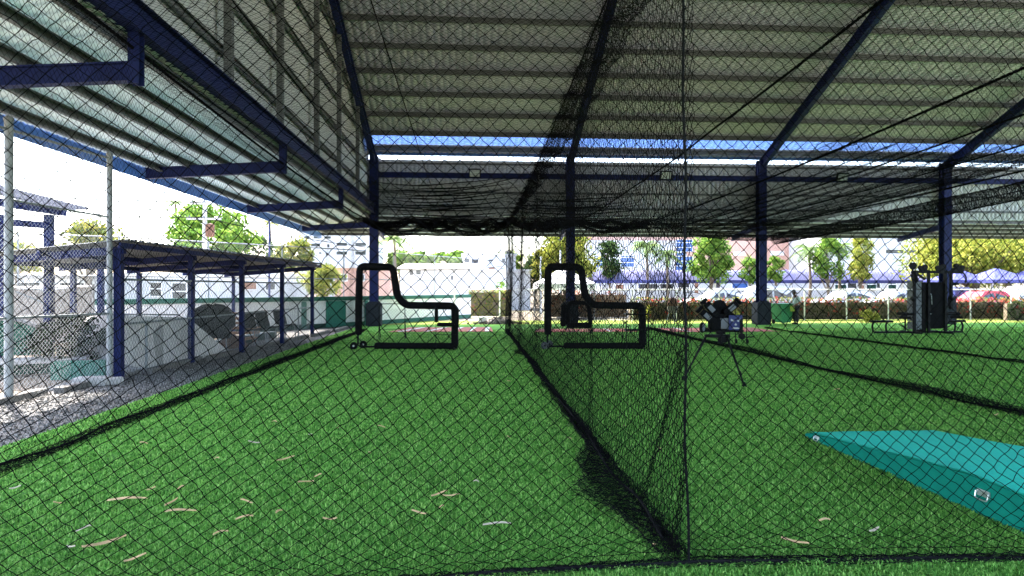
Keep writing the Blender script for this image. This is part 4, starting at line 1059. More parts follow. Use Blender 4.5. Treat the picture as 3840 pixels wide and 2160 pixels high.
# dugout: low roof on blue posts with a pipe fence in front
dug_u = [(446, 11.75), (717, 14.55), (907, 16.95), (1058, 19.75), (1171, 22.5)]
DP = [G(u, z) for u, z in dug_u]
t = thing('dugout', 'long low dugout shelter with dark blue posts and a ribbed blue-edged roof beside the gravel', 'dugout', (0, 0, 0))
back = [p + Vector((-2.9, .55, 0)) for p in DP]
for k, p in enumerate(DP):
    mb = MB(); w = .13 if k == 0 else .11
    mb.box((p.x, p.y, 1.20), (w, w, 2.42)); mb.build('post', M['blue'], t)
    q = back[k]; mb = MB(); mb.box((q.x, q.y, 1.05), (.10, .10, 2.12)); mb.build('post', M['blue_far'], t)
    mb = MB(); mb.sweep((p.x + .1, p.y, 2.40), (q.x - .3, q.y, 2.16), B_prof(.09, .14)); mb.build('roof_beam', M['blue'], t)
d = (DP[-1] - DP[0]).normalized(); e0 = DP[0] - d * .25; e1 = DP[-1] + d * .45
def droof(f):
    def fn(a):
        p = e0 + d * (a * (e1 - e0).length)
        return ((p.x + .22, p.y, 2.56), (p.x - 3.3, p.y + .55, 2.26))
    return fn
corrug('roof_sheet', 'y', 0, 1.0, droof(0), M['dugout_roof'], t, per=.0195, rib=.03)
mb = MB()
for o_, h_ in ((.15, 2.47), (-1.4, 2.34), (-2.9, 2.21)):
    mb.sweep((e0.x + o_, e0.y + abs(o_) * .18, h_), (e1.x + o_, e1.y + abs(o_) * .18, h_), B_prof(.06, .10))
mb.build('purlin_set', M['blue'], t)
for zr, r_ in ((1.86, .02), (1.02, .02)):
    mb = MB(); mb.tube([(DP[0].x - .1, DP[0].y, zr), (DP[-1].x - .1, DP[-1].y, zr)], r_, 8); mb.build('rail', M['galv'], t, True)
for u, z in ((568, 13.0), (1130, 21.6)):
    p = G(u, z); mb = MB(); mb.tube([(p.x - .1, p.y, 0), (p.x - .1, p.y, 1.04)], .026, 10); mb.build('fence_post', M['galv'], t, True)
chain('chain_mesh', (DP[0].x - .1, DP[0].y, 0), (DP[-1].x - .1, DP[-1].y, 0), .05, 1.86, t, st=.066, r=.0024)

# pale panel leaning inside the dugout front, its lower edge curled
p = G(455, 12.2); q = G(893, 16.6)
t0 = thing('leaning_panel', 'pale grey flexible panel standing along the dugout front with its lower edge curling up', 'panel', (0, 0, 0))
vs = []; fs = []; N = 24
for k in range(N + 1):
    f = k / N; c = p.lerp(q, f); x = c.x - .26 - .05 * math.sin(f * 3.1); y = c.y
    lo = .02 + .30 * max(0, 1 - f / .28) ** 1.3; hi = 1.18 - .16 * min(1, f / .62) - (.93 * max(0, (f - .62) / .38))
    for s_ in (0, .02):
        vs += [(x - .03 + s_, y, max(hi, lo + .02)), (x - .0 + s_, y, (max(hi, lo + .02) + lo) / 2), (x + .04 + s_ + .10 * max(0, 1 - f / .28), y - .03, lo)]
for k in range(N):
    a = k * 6
    for q_ in ((0, 1), (1, 2)): fs += [[a + q_[0], a + q_[1], a + 6 + q_[1], a + 6 + q_[0]], [a + 3 + q_[0], a + 9 + q_[0], a + 9 + q_[1], a + 3 + q_[1]]]
    fs += [[a, a + 6, a + 9, a + 3], [a + 2, a + 5, a + 11, a + 8]]
mb = MB(); mb.add(vs, fs); mb.build('panel_sheet', M['pale_panel'], t0, True)
mb = MB()
pp = [p.lerp(q, f) + Vector((-.45, 0, 1.20 - .2 * f)) for f in (0.02, .3, .58)]
mb.tube(pp, .018, 8); mb.build('top_tube', M['galv'], t0, True)

# black mesh ball cage and things inside the dugout
p = G(795, 17.6); t = thing('mesh_bag_cart', 'black mesh equipment bag slumped over a cart in the dugout', 'equipment cart', (p.x, p.y, 0), .2)
mb = MB(); vs = []; fs = []
ringz = [(.42, .36), (.36, .50), (.50, .62), (.52, .9), (.46, 1.05), (.40, 1.12), (.24, 1.22), (.06, 1.25)]
n_ = 18
for k, (rr_, z_) in enumerate(ringz):
    for i in range(n_):
        a = 2 * math.pi * i / n_; w = 1 + .10 * math.sin(3 * a + k) + .05 * math.sin(7 * a + 2 * k)
        vs.append((rr_ * 1.15 * w * math.copysign(abs(math.cos(a)) ** .6, math.cos(a)), rr_ * .7 * w * math.copysign(abs(math.sin(a)) ** .6, math.sin(a)), z_ + .03 * math.sin(2 * a + k)))
for k in range(len(ringz) - 1):
    for i in range(n_): fs.append([k * n_ + i, k * n_ + (i + 1) % n_, (k + 1) * n_ + (i + 1) % n_, (k + 1) * n_ + i])
fs += [list(range(n_))[::-1], [(len(ringz) - 1) * n_ + i for i in range(n_)]]
mb.add(vs, fs); mb.build('mesh_bag', M['black_pad'], t, True)
mb = MB(); mb.box((0, 0, .34), (.95, .55, .04)); mb.build('cart_deck', M['black_metal'], t)
for sx in (-.4, .4):
    for sy in (-.22, .22):
        mb = MB(); mb.tube([(sx, sy, .02), (sx, sy, .33)], .02, 8); mb.build('cart_leg', M['galv'], t)
def folding_chair(label, u, z, rz):
    p = G(u, z); t = thing('tip_up_seat', label, 'seat', (p.x, p.y, 0), rz, 'black seats in the dugout')
    mb = MB(); mb.box((0, .02, .46), (.50, .44, .05), Matrix.Rotation(R(-8), 4, 'X'), .02); mb.build('seat', M['black_pad'], t, True)
    mb = MB(); mb.box((0, .30, .74), (.50, .05, .52), Matrix.Rotation(R(-18), 4, 'X'), .02); mb.build('backrest', M['black_pad'], t, True)
    for sx in (-.23, .23):
        mb = MB(); mb.tube([(sx, -.18, .01), (sx, -.12, .44), (sx, .22, .46), (sx, .28, .01)], .018, 8); mb.build('leg', M['galv'], t, True)
folding_chair('black dugout seat nearer to the timber stack', 960, 19.0, 1.1); folding_chair('middle black dugout seat between two others', 1010, 20.0, 1.1); folding_chair('black dugout seat nearest the end post', 1075, 21.2, 1.1)
p = G(925, 19.6); t = thing('timber_stack', 'stack of raw timber boards behind the black seats in the dugout', 'timber stack', (p.x - .3, p.y + .5, 0), .25, None)
for k in range(5):
    mb = MB(); mb.box((.06 * math.sin(k * 2), 0, .30 + k * .15), (1.0 - .06 * k, .35, .07), .1 * math.sin(k * 3), .008); mb.build('board', M['wood'], t)
mb = MB()
for sx in (-.35, .35): mb.box((sx, 0, .13), (.08, .4, .26))
mb.build('bearer_pair', M['wood'], t)
p = G(900, 18.0); t = thing('garden_barrow', 'rusty upturned barrow lying on the dugout floor', 'barrow', (p.x - .2, p.y, 0), .5)
mb = MB(); mb.lathe([(.05, .38), (.22, .34), (.36, .16), (.40, .03)], 14); mb.build('tray', M['rust'], t, True)
mb = MB(); mb.tube([(-.3, .2, .15), (.6, .25, .3)], .018, 8); mb.tube([(-.3, -.2, .15), (.6, -.25, .3)], .018, 8); mb.build('handle', M['wood'], t, True)
mb = MB(); mb.bb((-.4, -2.0, 0), (0, 2.0, .20)); o = mb.build('dugout_step', M['dark_green']); o.location = tuple(G(985, 20.2) + Vector((-.35, 0, 0))); o.rotation_euler = (0, 0, -.10); tag(o, 'low dark green concrete step along the dugout floor', 'step')

# second blue shelter and the green bench wall at the far left
t = thing('blue_shelter', 'open blue steel shelter with dark ribbed roof edge behind the tall chain-link fence', 'shelter', (0, 0, 0))
for u, v1, z, w in ((184, 1340, 13.4, .14), (8, 1300, 13.9, .13), (378, 1200, 17.5, .13), (275, 1180, 18.5, .11)):
    p = G(u, z); mb = MB(); h_ = H(805, z) if u < 200 else 2.35
    mb.box((p.x, p.y, h_ / 2), (w, w, h_)); mb.build('post', M['blue'], t)
pa = G(250, 13.4); pb = G(-220, 12.2)
mb = MB(); mb.sweep((pa.x, pa.y, 3.28), (pb.x, pb.y, 3.5), B_prof(.10, .16)); mb.sweep((pa.x - .3, pa.y, 3.0), (pb.x, pb.y, 3.05), B_prof(.10, .13)); mb.build('roof_beam', M['blue'], t)
def rf(a): 
    c = pa.lerp(pb, a); h_ = 3.30 + a * .45
    return ((c.x, c.y - .2, h_), (c.x - 1.0, c.y + 2.6, h_ + .35))
corrug('roof_sheet', 'y', 0, 1, rf, M['dark_roof'], t, per=.05, rib=.04)
mb = MB(); a_ = G(60, 13.2, H(1095, 13.2)); b_ = G(185, 13.4, H(1145, 13.4)); mb.tube([a_, b_], .022, 8); mb.build('hand_rail', M['galv'], t, True)
# windscreen mesh panel
t = thing('shade_screen', 'faded brown mesh shade screen sagging on a frame behind the blue post', 'shade screen', (0, 0, 0))
a_ = G(30, 17.0); b_ = G(345, 16.0); vs = []; fs = []; N = 16
for k in range(N + 1):
    f = k / N; c = a_.lerp(b_, f); top = H(1082, 16.5) - .10 * math.sin(f * math.pi) + .12 * f; bot = .35
    for s_ in (0, .015): vs += [(c.x, c.y + s_ + .06 * math.sin(f * 9), top), (c.x, c.y + s_ + .05 * math.sin(f * 7 + 1), bot)]
for k in range(N):
    a = k * 4; fs += [[a, a + 1, a + 5, a + 4], [a + 2, a + 6, a + 7, a + 3], [a, a + 4, a + 6, a + 2]]
mb = MB(); mb.add(vs, fs); mb.build('screen_cloth', M['tarp_brown'], t, True)
mb = MB(); mb.tube([(a_.x, a_.y + .03, H(1078, 17)), (b_.x, b_.y + .03, H(1074, 16.0))], .03, 8); mb.build('top_pole', M['pole'], t, True)
for c in (a_, b_):
    mb = MB(); mb.tube([(c.x, c.y + .05, 0), (c.x, c.y + .05, 1.8)], .03, 8); mb.build('post', M['pole'], t, True)
# green bench wall with pale coping, concrete ramp, kerb
t = thing('bench_wall', 'dark green bench wall with a pale sloping coping behind the chain-link fence', 'wall', (0, 0, 0))
a_ = G(-260, 12.2); b_ = G(182, 13.2); mid = G(60, 12.9)
mb = MB()
mb.add([(a_.x, a_.y, .34), (b_.x, b_.y, .34), (b_.x, b_.y, .78), (mid.x, mid.y, 1.02), (a_.x, a_.y, 1.14), (a_.x - .1, a_.y + .2, .34), (b_.x - .05, b_.y + .2, .34), (b_.x - .05, b_.y + .2, .78), (mid.x - .05, mid.y + .2, 1.02), (a_.x - .1, a_.y + .2, 1.14)],
       [[0, 1, 2, 3, 4], [9, 8, 7, 6, 5], [0, 5, 6, 1], [1, 6, 7, 2], [2, 7, 8, 3], [3, 8, 9, 4], [4, 9, 5, 0]])
mb.build('wall_face', M['green_trim'], t)
mb = MB(); mb.sweep((a_.x, a_.y + .1, 1.18), (mid.x, mid.y + .1, 1.055), B_prof(.26, .06)); mb.sweep((mid.x, mid.y + .1, 1.055), (b_.x, b_.y + .1, .815), B_prof(.26, .06)); mb.build('coping', M['concrete'], t)
mb = MB(); mb.sweep((a_.x, a_.y - .3, .27), (b_.x + .9, b_.y - .2, .27), B_prof(.75, .07)); mb.build('bench_slab', M['concrete'], t)
mb = MB(); mb.sweep((a_.x, a_.y - .2, .12), (b_.x + .8, b_.y - .1, .12), B_prof(.45, .22)); mb.build('bench_base', M['dark_green'], t)
t = thing('ramp_wall', 'grey concrete ramp wall sloping down towards the tall fence post', 'ramp wall', (0, 0, 0))
a_ = G(262, 15.0); b_ = G(408, 13.0)
mb = MB(); mb.add([(a_.x, a_.y, 0), (b_.x, b_.y, 0), (b_.x, b_.y, .22), (a_.x, a_.y, 1.02), (a_.x + .9, a_.y + .7, 0), (b_.x + .75, b_.y + .7, 0), (b_.x + .75, b_.y + .7, .9), (a_.x + .9, a_.y + .7, 1.05)],
                  [[0, 1, 2, 3], [7, 6, 5, 4], [0, 4, 5, 1], [1, 5, 6, 2], [2, 6, 7, 3], [3, 7, 4, 0]]); mb.build('ramp_body', M['concrete'], t)
mb = MB(); mb.sweep(tuple(G(200, 11.9, .17)), tuple(G(402, 12.1, .17)), B_prof(.22, .34)); o = mb.build('green_kerb_wall', M['green_trim']); tag(o, 'short green painted kerb wall at the foot of the tall fence post', 'kerb wall')
mb = MB(); mb.box((0, 0, .07), (.55, .30, .16), .2, .05); mb.box((.30, .08, .06), (.35, .25, .12), .5, .04); o = mb.build('stone_block', M['concrete']); o.location = G(345, 11.2); tag(o, 'rough pale stone block on the ground before the green kerb wall', 'stone block')
t = thing('crate', 'faded maroon plastic crate standing in front of the dark shrub', 'crate', G(300, 12.5), .15)
m_cr = mat('maroon_plastic', (.16, .03, .04), .6, 0, .2, 5)
mb = MB(); mb.box((0, 0, .02), (.5, .34, .03)); mb.build('crate_floor', m_cr, t)
for sx, sy, dx, dy in ((-.24, 0, .02, .34), (.24, 0, .02, .34), (0, -.16, .46, .02), (0, .16, .46, .02)):
    mb = MB()
    for z_ in (.06, .15, .26): mb.box((sx, sy, z_), (dx, dy, .05))
    for q in (-.4, 0, .4): mb.box((sx + (q * dx if dx > .1 else 0), sy + (q * dy if dy > .1 else 0), .15), (.03 if dx > .1 else .018, .03 if dy > .1 else .018, .28))
    mb.build('crate_side', m_cr, t)

M['teal_door'] = mat('teal_painted_panel', (.03, .17, .125), .7, 0, .12, 2, .03, 30)
# boundary wall: white with green coping, wire fence above
t = thing('boundary_wall', 'white boundary wall with green coping and a tall wire fence above it, left background', 'wall', (0, 0, 0))
W = [Vector((-24.0, 16.5, 0)), Vector((-11.7, 22.1, 0)), Vector((-5.6, 28.6, 0)), Vector((-.1, 37.0, 0))]
for a, b in zip(W[:-1], W[1:]):
    mb = MB(); mb.sweep((a.x, a.y, .55), (b.x, b.y, .55), B_prof(.2, 1.2)); mb.build('wall_body', M['white'], t)
    mb = MB(); mb.sweep((a.x, a.y, 1.24), (b.x, b.y, 1.24), B_prof(.26, .18)); mb.build('coping', M['green_trim'], t)
    mb = MB(); mb.sweep((a.x, a.y, .05), (b.x, b.y, .05), B_prof(.225, .28)); mb.build('plinth', M['dark_green'] if a.x < -11 else M['green_trim'], t)
    n_ = max(2, int((b - a).length / 2.6))
    for k in range(n_):
        c = a.lerp(b, k / n_); mb = MB(); mb.tube([(c.x, c.y, 1.33), (c.x, c.y, 3.45)], .028, 8); mb.build('post', M['galv'], t, True)
    for zr in (3.4, 2.1):
        mb = MB(); mb.tube([(a.x, a.y, zr), (b.x, b.y, zr)], .022, 8); mb.build('rail', M['galv'], t, True)
    chain('wire_mesh', a, b, 1.33, 3.4, t, st=.09, r=.0017)
for seg, f, w_ in ((1, .77, .22), (1, .945, 1.0), (2, .129, .2)):
    c = W[seg].lerp(W[seg + 1], f); dd = (W[seg + 1] - W[seg]).normalized(); off = Vector((dd.y, -dd.x, 0)) * .12
    mb = MB(); mb.sweep(tuple(c + off + Vector((0, 0, .58)) - dd * w_ / 2), tuple(c + off + Vector((0, 0, .58)) + dd * w_ / 2), B_prof(.05, 1.12)); mb.build('green_panel', M['teal_door'], t)

# ------------------------------------------------------------------ plants
LEAF = {  # bright, olive, yellow and palm leaves lightened to put in background glare
 'bright': leaf_mat('bright_leaf', [(0.043, 0.109, 0.017), (0.102, 0.203, 0.029), (0.174, 0.290, 0.043), (0.246, 0.334, 0.058)], .35),
 'olive': leaf_mat('olive_leaf', [(0.051, 0.080, 0.022), (0.116, 0.160, 0.029), (0.232, 0.246, 0.043), (0.348, 0.290, 0.072)], .35),
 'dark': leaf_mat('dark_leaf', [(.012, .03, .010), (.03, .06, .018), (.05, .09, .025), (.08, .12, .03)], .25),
 'yellow': leaf_mat('yellow_green_leaf', [(0.087, 0.131, 0.022), (0.203, 0.246, 0.036), (0.319, 0.334, 0.058), (0.435, 0.406, 0.087)], .35),
 'hedge': leaf_mat('hedge_leaf', [(.020, .030, .012), (.045, .055, .02), (.08, .085, .03), (.12, .10, .045)], .2),
 'brown': leaf_mat('brown_leaf', [(.05, .02, .012), (.10, .045, .02), (.15, .07, .03), (.10, .09, .03)], .2),
 'palm': leaf_mat('palm_leaf', [(0.043, 0.087, 0.029), (0.087, 0.160, 0.043), (0.145, 0.217, 0.058), (0.203, 0.246, 0.072)], .3),
 'deep': leaf_mat('deep_green_leaf', [(.004, .008, .004), (.008, .016, .007), (.016, .03, .012), (.03, .06, .02)], .1),
 'grey': leaf_mat('grey_mulch', [(.05, .045, .045), (.10, .09, .09), (.16, .15, .14)], 0, .9),
 'flower': leaf_mat('red_flower', [(.45, .02, .02), (.60, .05, .04), (.55, .10, .08)], .2),
}
def leaf_quads(C, size, flat=.0):
    n = len(C); nrm = rng.normal(0, 1, (n, 3)); nrm[:, 2] += .6; nrm /= np.linalg.norm(nrm, axis=1, keepdims=True)
    t1 = np.cross(nrm, rng.normal(0, 1, (n, 3))); t1 /= np.linalg.norm(t1, axis=1, keepdims=True); t2 = np.cross(nrm, t1)
    s = size * rng.uniform(.6, 1.35, (n, 1))
    V = np.stack([C - t1 * s, C - t2 * s * .5 + nrm * s * .12, C + t1 * s, C + t2 * s * .5 + nrm * s * .12], 1)
    return V.reshape(-1, 3), (np.arange(n)[:, None] * 4 + np.arange(4)).reshape(-1), np.full(n, 4)
def crown_pts(n, c, rad, clumps=22, seed=0):
    clumps = int(clumps * 1.7)
    g = np.random.default_rng(seed + 100); c = np.array(c, float); rad = np.array(rad, float)
    zz = g.uniform(-.92, .95, clumps); aa = g.uniform(0, 6.28, clumps); rr = np.sqrt(1 - zz * zz) * g.uniform(.35, 1.0, clumps)
    rr = np.where(zz < 0, np.maximum(rr, .45 * g.uniform(.5, 1.5, clumps)), rr)
    cc = c + np.stack([rr * np.cos(aa), rr * np.sin(aa), zz], -1) * rad * .86; cr = g.uniform(.16, .36, clumps) * rad.mean()
    k = g.integers(0, clumps, n); q = g.normal(0, 1, (n, 3)); q /= np.linalg.norm(q, axis=1, keepdims=True)
    return cc[k] + q * (cr[k] * (g.uniform(.2, 1.0, n) ** .6 + np.abs(g.normal(0, .22, n))))[:, None] * np.array([1, 1, .85]), cc
def tree(label, u, z, vtop, vbot, wpx, kind='bright', n=5000, leaf=.16, seed=0, group=None, clumps=24, name='tree'):
    p = G(u, z); h = H(vtop, z); hb = max(.8, H(vbot, z)); w = wpx * z / F
    t = thing(name, label, 'tree', (p.x, p.y, -.02), 0, group)
    C, cc = crown_pts(n, (0, 0, (h + hb) / 2), (w / 2 * .92, w / 2 * .92, (h - hb) / 2 * .95), clumps, seed)
    V, Fq, S = leaf_quads(C, leaf); mesh_np('crown', V, Fq, S, LEAF[kind], t)
    mb = MB(); r0 = max(.09, w * .035); hb2 = hb + (h - hb) * .35
    mb.tube([(0, 0, 0), (.05 * w * .2, .02, hb * .5), (0, .03, hb2)], [r0 * 1.25, r0, r0 * .6], 10)
    g = np.random.default_rng(seed)
    for k in range(7):
        e = cc[k % len(cc)]; s0 = hb * (.6 + .08 * k)
        mb.tube([(0, 0, min(s0, hb2)), tuple(np.array([0, 0, s0]) * .4 + e * .6 + g.normal(0, .1, 3)), tuple(e)], [r0 * .55, r0 * .35, r0 * .12], 6)
    mb.build('trunk', M['trunk'], t, True)
    return t
def palm(label, u, z, vtop, vcrown, L=1.6, n=14, kind='palm', seed=0, r0=.12, droop=.9, group='palms beyond the shelter'):
    p = G(u, z); h = H(vcrown, z); g = np.random.default_rng(seed)
    t = thing('palm_tree', label, 'palm', (p.x, p.y, -.02), 0, group)
    mb = MB(); mb.tube([(0, 0, 0), (.1, 0, h * .4), (.05, .05, h * .8), (0, 0, h)], [r0 * 1.3, r0, r0 * .85, r0 * .8], 10); mb.build('trunk', M['trunk'], t, True)
    A = []; Fq = []; b = 0
    for k in range(n):
        a = 2 * math.pi * k / n + g.uniform(-.2, .2); el = g.uniform(.15, 1.15); dx, dy = math.cos(a), math.sin(a)
        prev = None; pts = []
        for q in range(9):
            f = q / 8; rr_ = L * f * math.cos(el * (1 - f * .3)); zz_ = h + L * (math.sin(el) * f - droop * f * f * (.6 + .3 * math.cos(el)))
            pts.append(np.array([dx * rr_, dy * rr_, zz_]))
        for q in range(1, 9):
            for sd in (-1, 1):
                for r_ in range(2):
                    f = (q + r_ * .5) / 9.5; c = pts[q] * (1 - r_ * .5) + pts[q - 1] * r_ * .5
                    wl = L * .34 * math.sin(math.pi * min(.97, f * .9 + .08)); tip = c + np.array([-dy * sd * wl, dx * sd * wl, -wl * .55]) + (pts[q] - pts[q - 1]) * .5
                    wv = (pts[q] - pts[q - 1]) * .22
                    A += [c - wv, c + wv, tip]; Fq += [b, b + 1, b + 2]; b += 3
    mesh_np('fronds', np.array(A), np.array(Fq), np.full(len(Fq) // 3, 3), LEAF[kind], t)
    return t
def hedge(name, label, cat, a, b, h, depth, kind='hedge', dens=420, leaf=.06, flowers=0, group=None, top_kind=None, h2=0):
    a = Vector(a); b = Vector(b); L = (b - a).length; d = (b - a).normalized(); nn = Vector((-d.y, d.x, 0))
    t = thing(name, label, cat, (a.x, a.y, 0), 0, group)
    n = int(L * h * dens * 1.3)
    def fill(n, z0, z1, dp):
        s = rng.uniform(0, L, n); face = rng.uniform(0, 1, n); o_ = np.where(face < .55, rng.uniform(-dp / 2, -dp / 2 + .14, n), rng.uniform(-dp / 2, dp / 2, n))
        zz_ = rng.uniform(z0, z1, n) + .07 * wob(s, o_, 7, 2.2) * (rng.uniform(0, 1, n) > .3); o_ = o_ + .06 * wob(s, zz_, 9, 3.0)
        return np.stack([d.x * s + nn.x * o_, d.y * s + nn.y * o_, np.maximum(zz_, .02)], -1)
    V, Fq, S = leaf_quads(fill(n, .05, h, depth), leaf); mesh_np('foliage', V, Fq, S, LEAF[kind], t)
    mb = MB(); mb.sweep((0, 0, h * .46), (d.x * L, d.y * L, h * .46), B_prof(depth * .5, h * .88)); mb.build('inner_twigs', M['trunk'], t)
    if top_kind:
        V, Fq, S = leaf_quads(fill(int(L * (h2 - h) * dens), h * .95, h2, depth * .8), leaf * 1.1); mesh_np('top_growth', V, Fq, S, LEAF[top_kind], t)
    if flowers:
        C = fill(int(L * flowers), h * .25, h * 1.03, depth * 1.05); C[:int(len(C) * .5), 2] = h + rng.normal(0, .06, int(len(C) * .5))
        C = np.repeat(C, 4, 0) + rng.normal(0, .05, (len(C) * 4, 3))
        V, Fq, S = leaf_quads(C, leaf * .9); mesh_np('blossoms', V, Fq, S, LEAF['flower'], t)
    return t

# hedges beyond the far lawn with a post-and-wire fence in front
hz = 33.6
ha = G(2360, hz); hb_ = G(4300, hz); hb_.y = ha.y
hedge('flowering_hedge', 'long dull green hedge dotted with red blossoms behind the far lawn', 'hedge', ha, hb_, 1.04, .7, 'hedge', 300, .065, 16, None, 'olive', 1.22)
hedge('flowering_hedge', 'short brown-leaved hedge under the white tent', 'hedge', G(2060, 37), G(2345, 37), 1.45, .7, 'brown', 260, .07, 3)
hedge('flowering_hedge', 'green and yellow hedge panel with red blossoms in the middle background', 'hedge', G(1757, 38), G(1918, 38), 1.60, .6, 'olive', 300, .07, 9)
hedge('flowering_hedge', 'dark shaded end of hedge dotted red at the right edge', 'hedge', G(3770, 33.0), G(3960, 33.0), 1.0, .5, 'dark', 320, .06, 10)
t = thing('wire_fence', 'low wire fence with white posts and a white top rail along the flowering hedge', 'fence', (0, 0, 0))
fa = G(1690, 32.6); L_ = 36.0
zt_ = 1.62
mb = MB(); mb.tube([(fa.x, fa.y, zt_), (fa.x + L_, fa.y, zt_)], .03, 8); mb.build('top_rail', M['white'], t, True)
for k in range(17):
    mb = MB(); x_ = fa.x + .2 + k * 2.3; mb.tube([(x_, fa.y, -.02), (x_, fa.y, zt_)], .035, 8); mb.build('post', M['white'], t, True)
chain('wire_mesh', (fa.x, fa.y, 0), (fa.x + L_, fa.y, 0), .05, zt_, t, st=.10, r=.0017, m=M['wire_dull'])
# bushes
def bush(label, u, z, w, h, kind, n=900, leaf=.07, seed=0):
    p = G(u, z); t = thing('bush', label, 'bush', (p.x, p.y, 0)); C, cc = crown_pts(n, (0, 0, h * .45), (w / 2, w / 2, h * .5), 12, seed); C[:, 2] = np.abs(C[:, 2]) + .02
    V, Fq, S = leaf_quads(C, leaf); mesh_np('foliage', V, Fq, S, LEAF[kind], t)
    mb = MB()
    for k in range(5): mb.tube([(0, 0, 0), tuple(cc[k])], [.03, .01], 6)
    mb.build('stems', M['trunk'], t); return t
bush('yellow-green shrub in front of the flowering hedge left of the gym machine', 3268, 31.2, 1.15, .62, 'yellow', 900, .06, 3)
bush('dark shrub against the grey ramp wall behind the tall fence', 262, 13.2, 1.6, 1.15, 'deep', 5000, .04, 9)
bush('small yellow shrub at the foot of the hedge by the grill', 2432, 32.0, .5, .9, 'yellow', 350, .05, 5)
bush('small olive shrub behind the ball stand on wheels', 2745, 31.5, .7, .75, 'yellow', 400, .05, 6)
bush('green shrub above the flowering hedge panel in the middle background', 1880, 41, 1.0, 2.3, 'bright', 700, .08, 7)
p = G(1872, 30.6); t = thing('mulch_heap', 'low heap of dark grey netting on the lawn edge left of the divider', 'heap', (p.x, p.y, 0))
C = rng.normal(0, 1, (900, 3)) * np.array([.55, .22, .01]); C[:, 2] = .34 * np.exp(-(C[:, 0] / .6) ** 2 - (C[:, 1] / .3) ** 2) * rng.uniform(.2, 1.0, 900) + .02
V, Fq, S = leaf_quads(C, .06); mesh_np('heap_layer', V, Fq, S, LEAF['grey'], t)
mb = MB(); mb.lathe([(.75, .0), (.55, .14), (.3, .25), (.05, .28)], 16, Matrix.Scale(.55, 4, (0, 1, 0))); mb.build('heap_core', M['tarp_brown'], t, True)
p = G(1810, 31.0); t = thing('block_stand', 'small white concrete block on the lawn left of the netting heap', 'block', (p.x, p.y, 0)); mb = MB(); mb.box((0, 0, .14), (.42, .30, .28), None, .02); mb.build('block_body', M['white'], t)
mb = MB(); mb.box((0, 0, .295), (.46, .34, .03), None, .008); mb.build('block_cap', M['white'], t)

# background trees
tg = 'trees behind the dugout'
tree('wide bright green tree behind the dugout roof', 790, 52, 765, 1010, 400, 'bright', 9000, .17, 1, tg, 34)
tree('yellowish tree between the tall fence posts', 330, 42, 840, 990, 330, 'olive', 5000, .14, 2, tg)
tree('small olive tree right of the wide bright tree', 1105, 46, 890, 1010, 170, 'olive', 3000, .13, 3, tg)
tree('yellow-leaved tree behind the boundary wall near the dugout end', 1215, 34, 990, 1110, 200, 'yellow', 3500, .10, 4, tg)
tree('yellow-green tree behind the far left shelter', 60, 38, 905, 1040, 200, 'yellow', 3000, .13, 5, tg)
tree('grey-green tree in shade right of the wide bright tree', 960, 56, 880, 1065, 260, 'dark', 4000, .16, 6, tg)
tg = 'low wooded ridge behind the white sheds'
for k, (u, lab) in enumerate(((1500, 'leftmost rounded tree on the ridge behind the white sheds'), (1570, 'second rounded tree from the left on the ridge behind the white sheds'), (1650, 'middle rounded tree on the ridge behind the white sheds'), (1725, 'rounded tree on the ridge left of the dark house'), (1905, 'rounded ridge tree beside the far end of the divider net'))):
    tree(lab, u, 95, 940 + 4 * (k % 3), 1020, 130, 'bright', 2500, .28, 10 + k, tg, 16)
tg = 'trees along the right background'
tree('large yellow-green tree behind the white tent', 2120, 50, 850, 1085, 290, 'yellow', 10000, .15, 20, tg, 30)
tree('narrow dark green tree left of the white tent', 2005, 54, 950, 1085, 120, 'dark', 3500, .13, 21, tg)
tree('broad spreading tree above the blue tents at the right edge', 3650, 52, 840, 1065, 560, 'yellow', 19000, .15, 22, tg, 46)
tree('dark-leaved tree behind the broad spreading tree', 3780, 57, 830, 1040, 330, 'bright', 6000, .17, 23, tg, 26)
tree('pale feathery tree before the salmon building', 2665, 55, 862, 1070, 185, 'bright', 8000, .13, 24, tg)
tree('round clipped tree left of the third column', 2812, 54, 955, 1065, 85, 'bright', 2200, .11, 25, tg)
tree('round clipped tree right of the third column', 2908, 54, 955, 1065, 80, 'bright', 2200, .11, 26, tg)
tree('tall light green tree between two palms on the right', 3105, 55, 870, 1065, 140, 'bright', 3000, .13, 27, tg)
tree('yellow-green tree left of the gym machine', 3225, 53, 868, 1065, 130, 'yellow', 3000, .13, 28, tg)
tree('dark green tree right of the second column', 2285, 56, 890, 1065, 110, 'dark', 2500, .14, 29, tg)
palm('tall coconut palm right of the first blue column', 1478, 48, 860, 895, 1.9, 16, 'palm', 1, .11)
palm('short palm top peeping over the wide bright tree', 658, 58, 730, 760, 1.3, 12, 'palm', 2, .12)
palm('slim palm by the canopy corner left of the first column', 1012, 60, 790, 835, 1.3, 12, 'olive', 3, .10)
palm('dark fan palm before the white wall of the salmon building', 2425, 56, 900, 925, 1.7, 16, 'palm', 4)
palm('low dark palm left of the blue window block', 2500, 56, 940, 955, 1.5, 16, 'palm', 5)
palm('palm with long drooping fronds beside the third column', 3035, 56, 895, 935, 1.7, 16, 'palm', 6)
palm('leaning green palm in front of the pale wall on the right', 3145, 56, 895, 930, 1.6, 16, 'palm', 7)

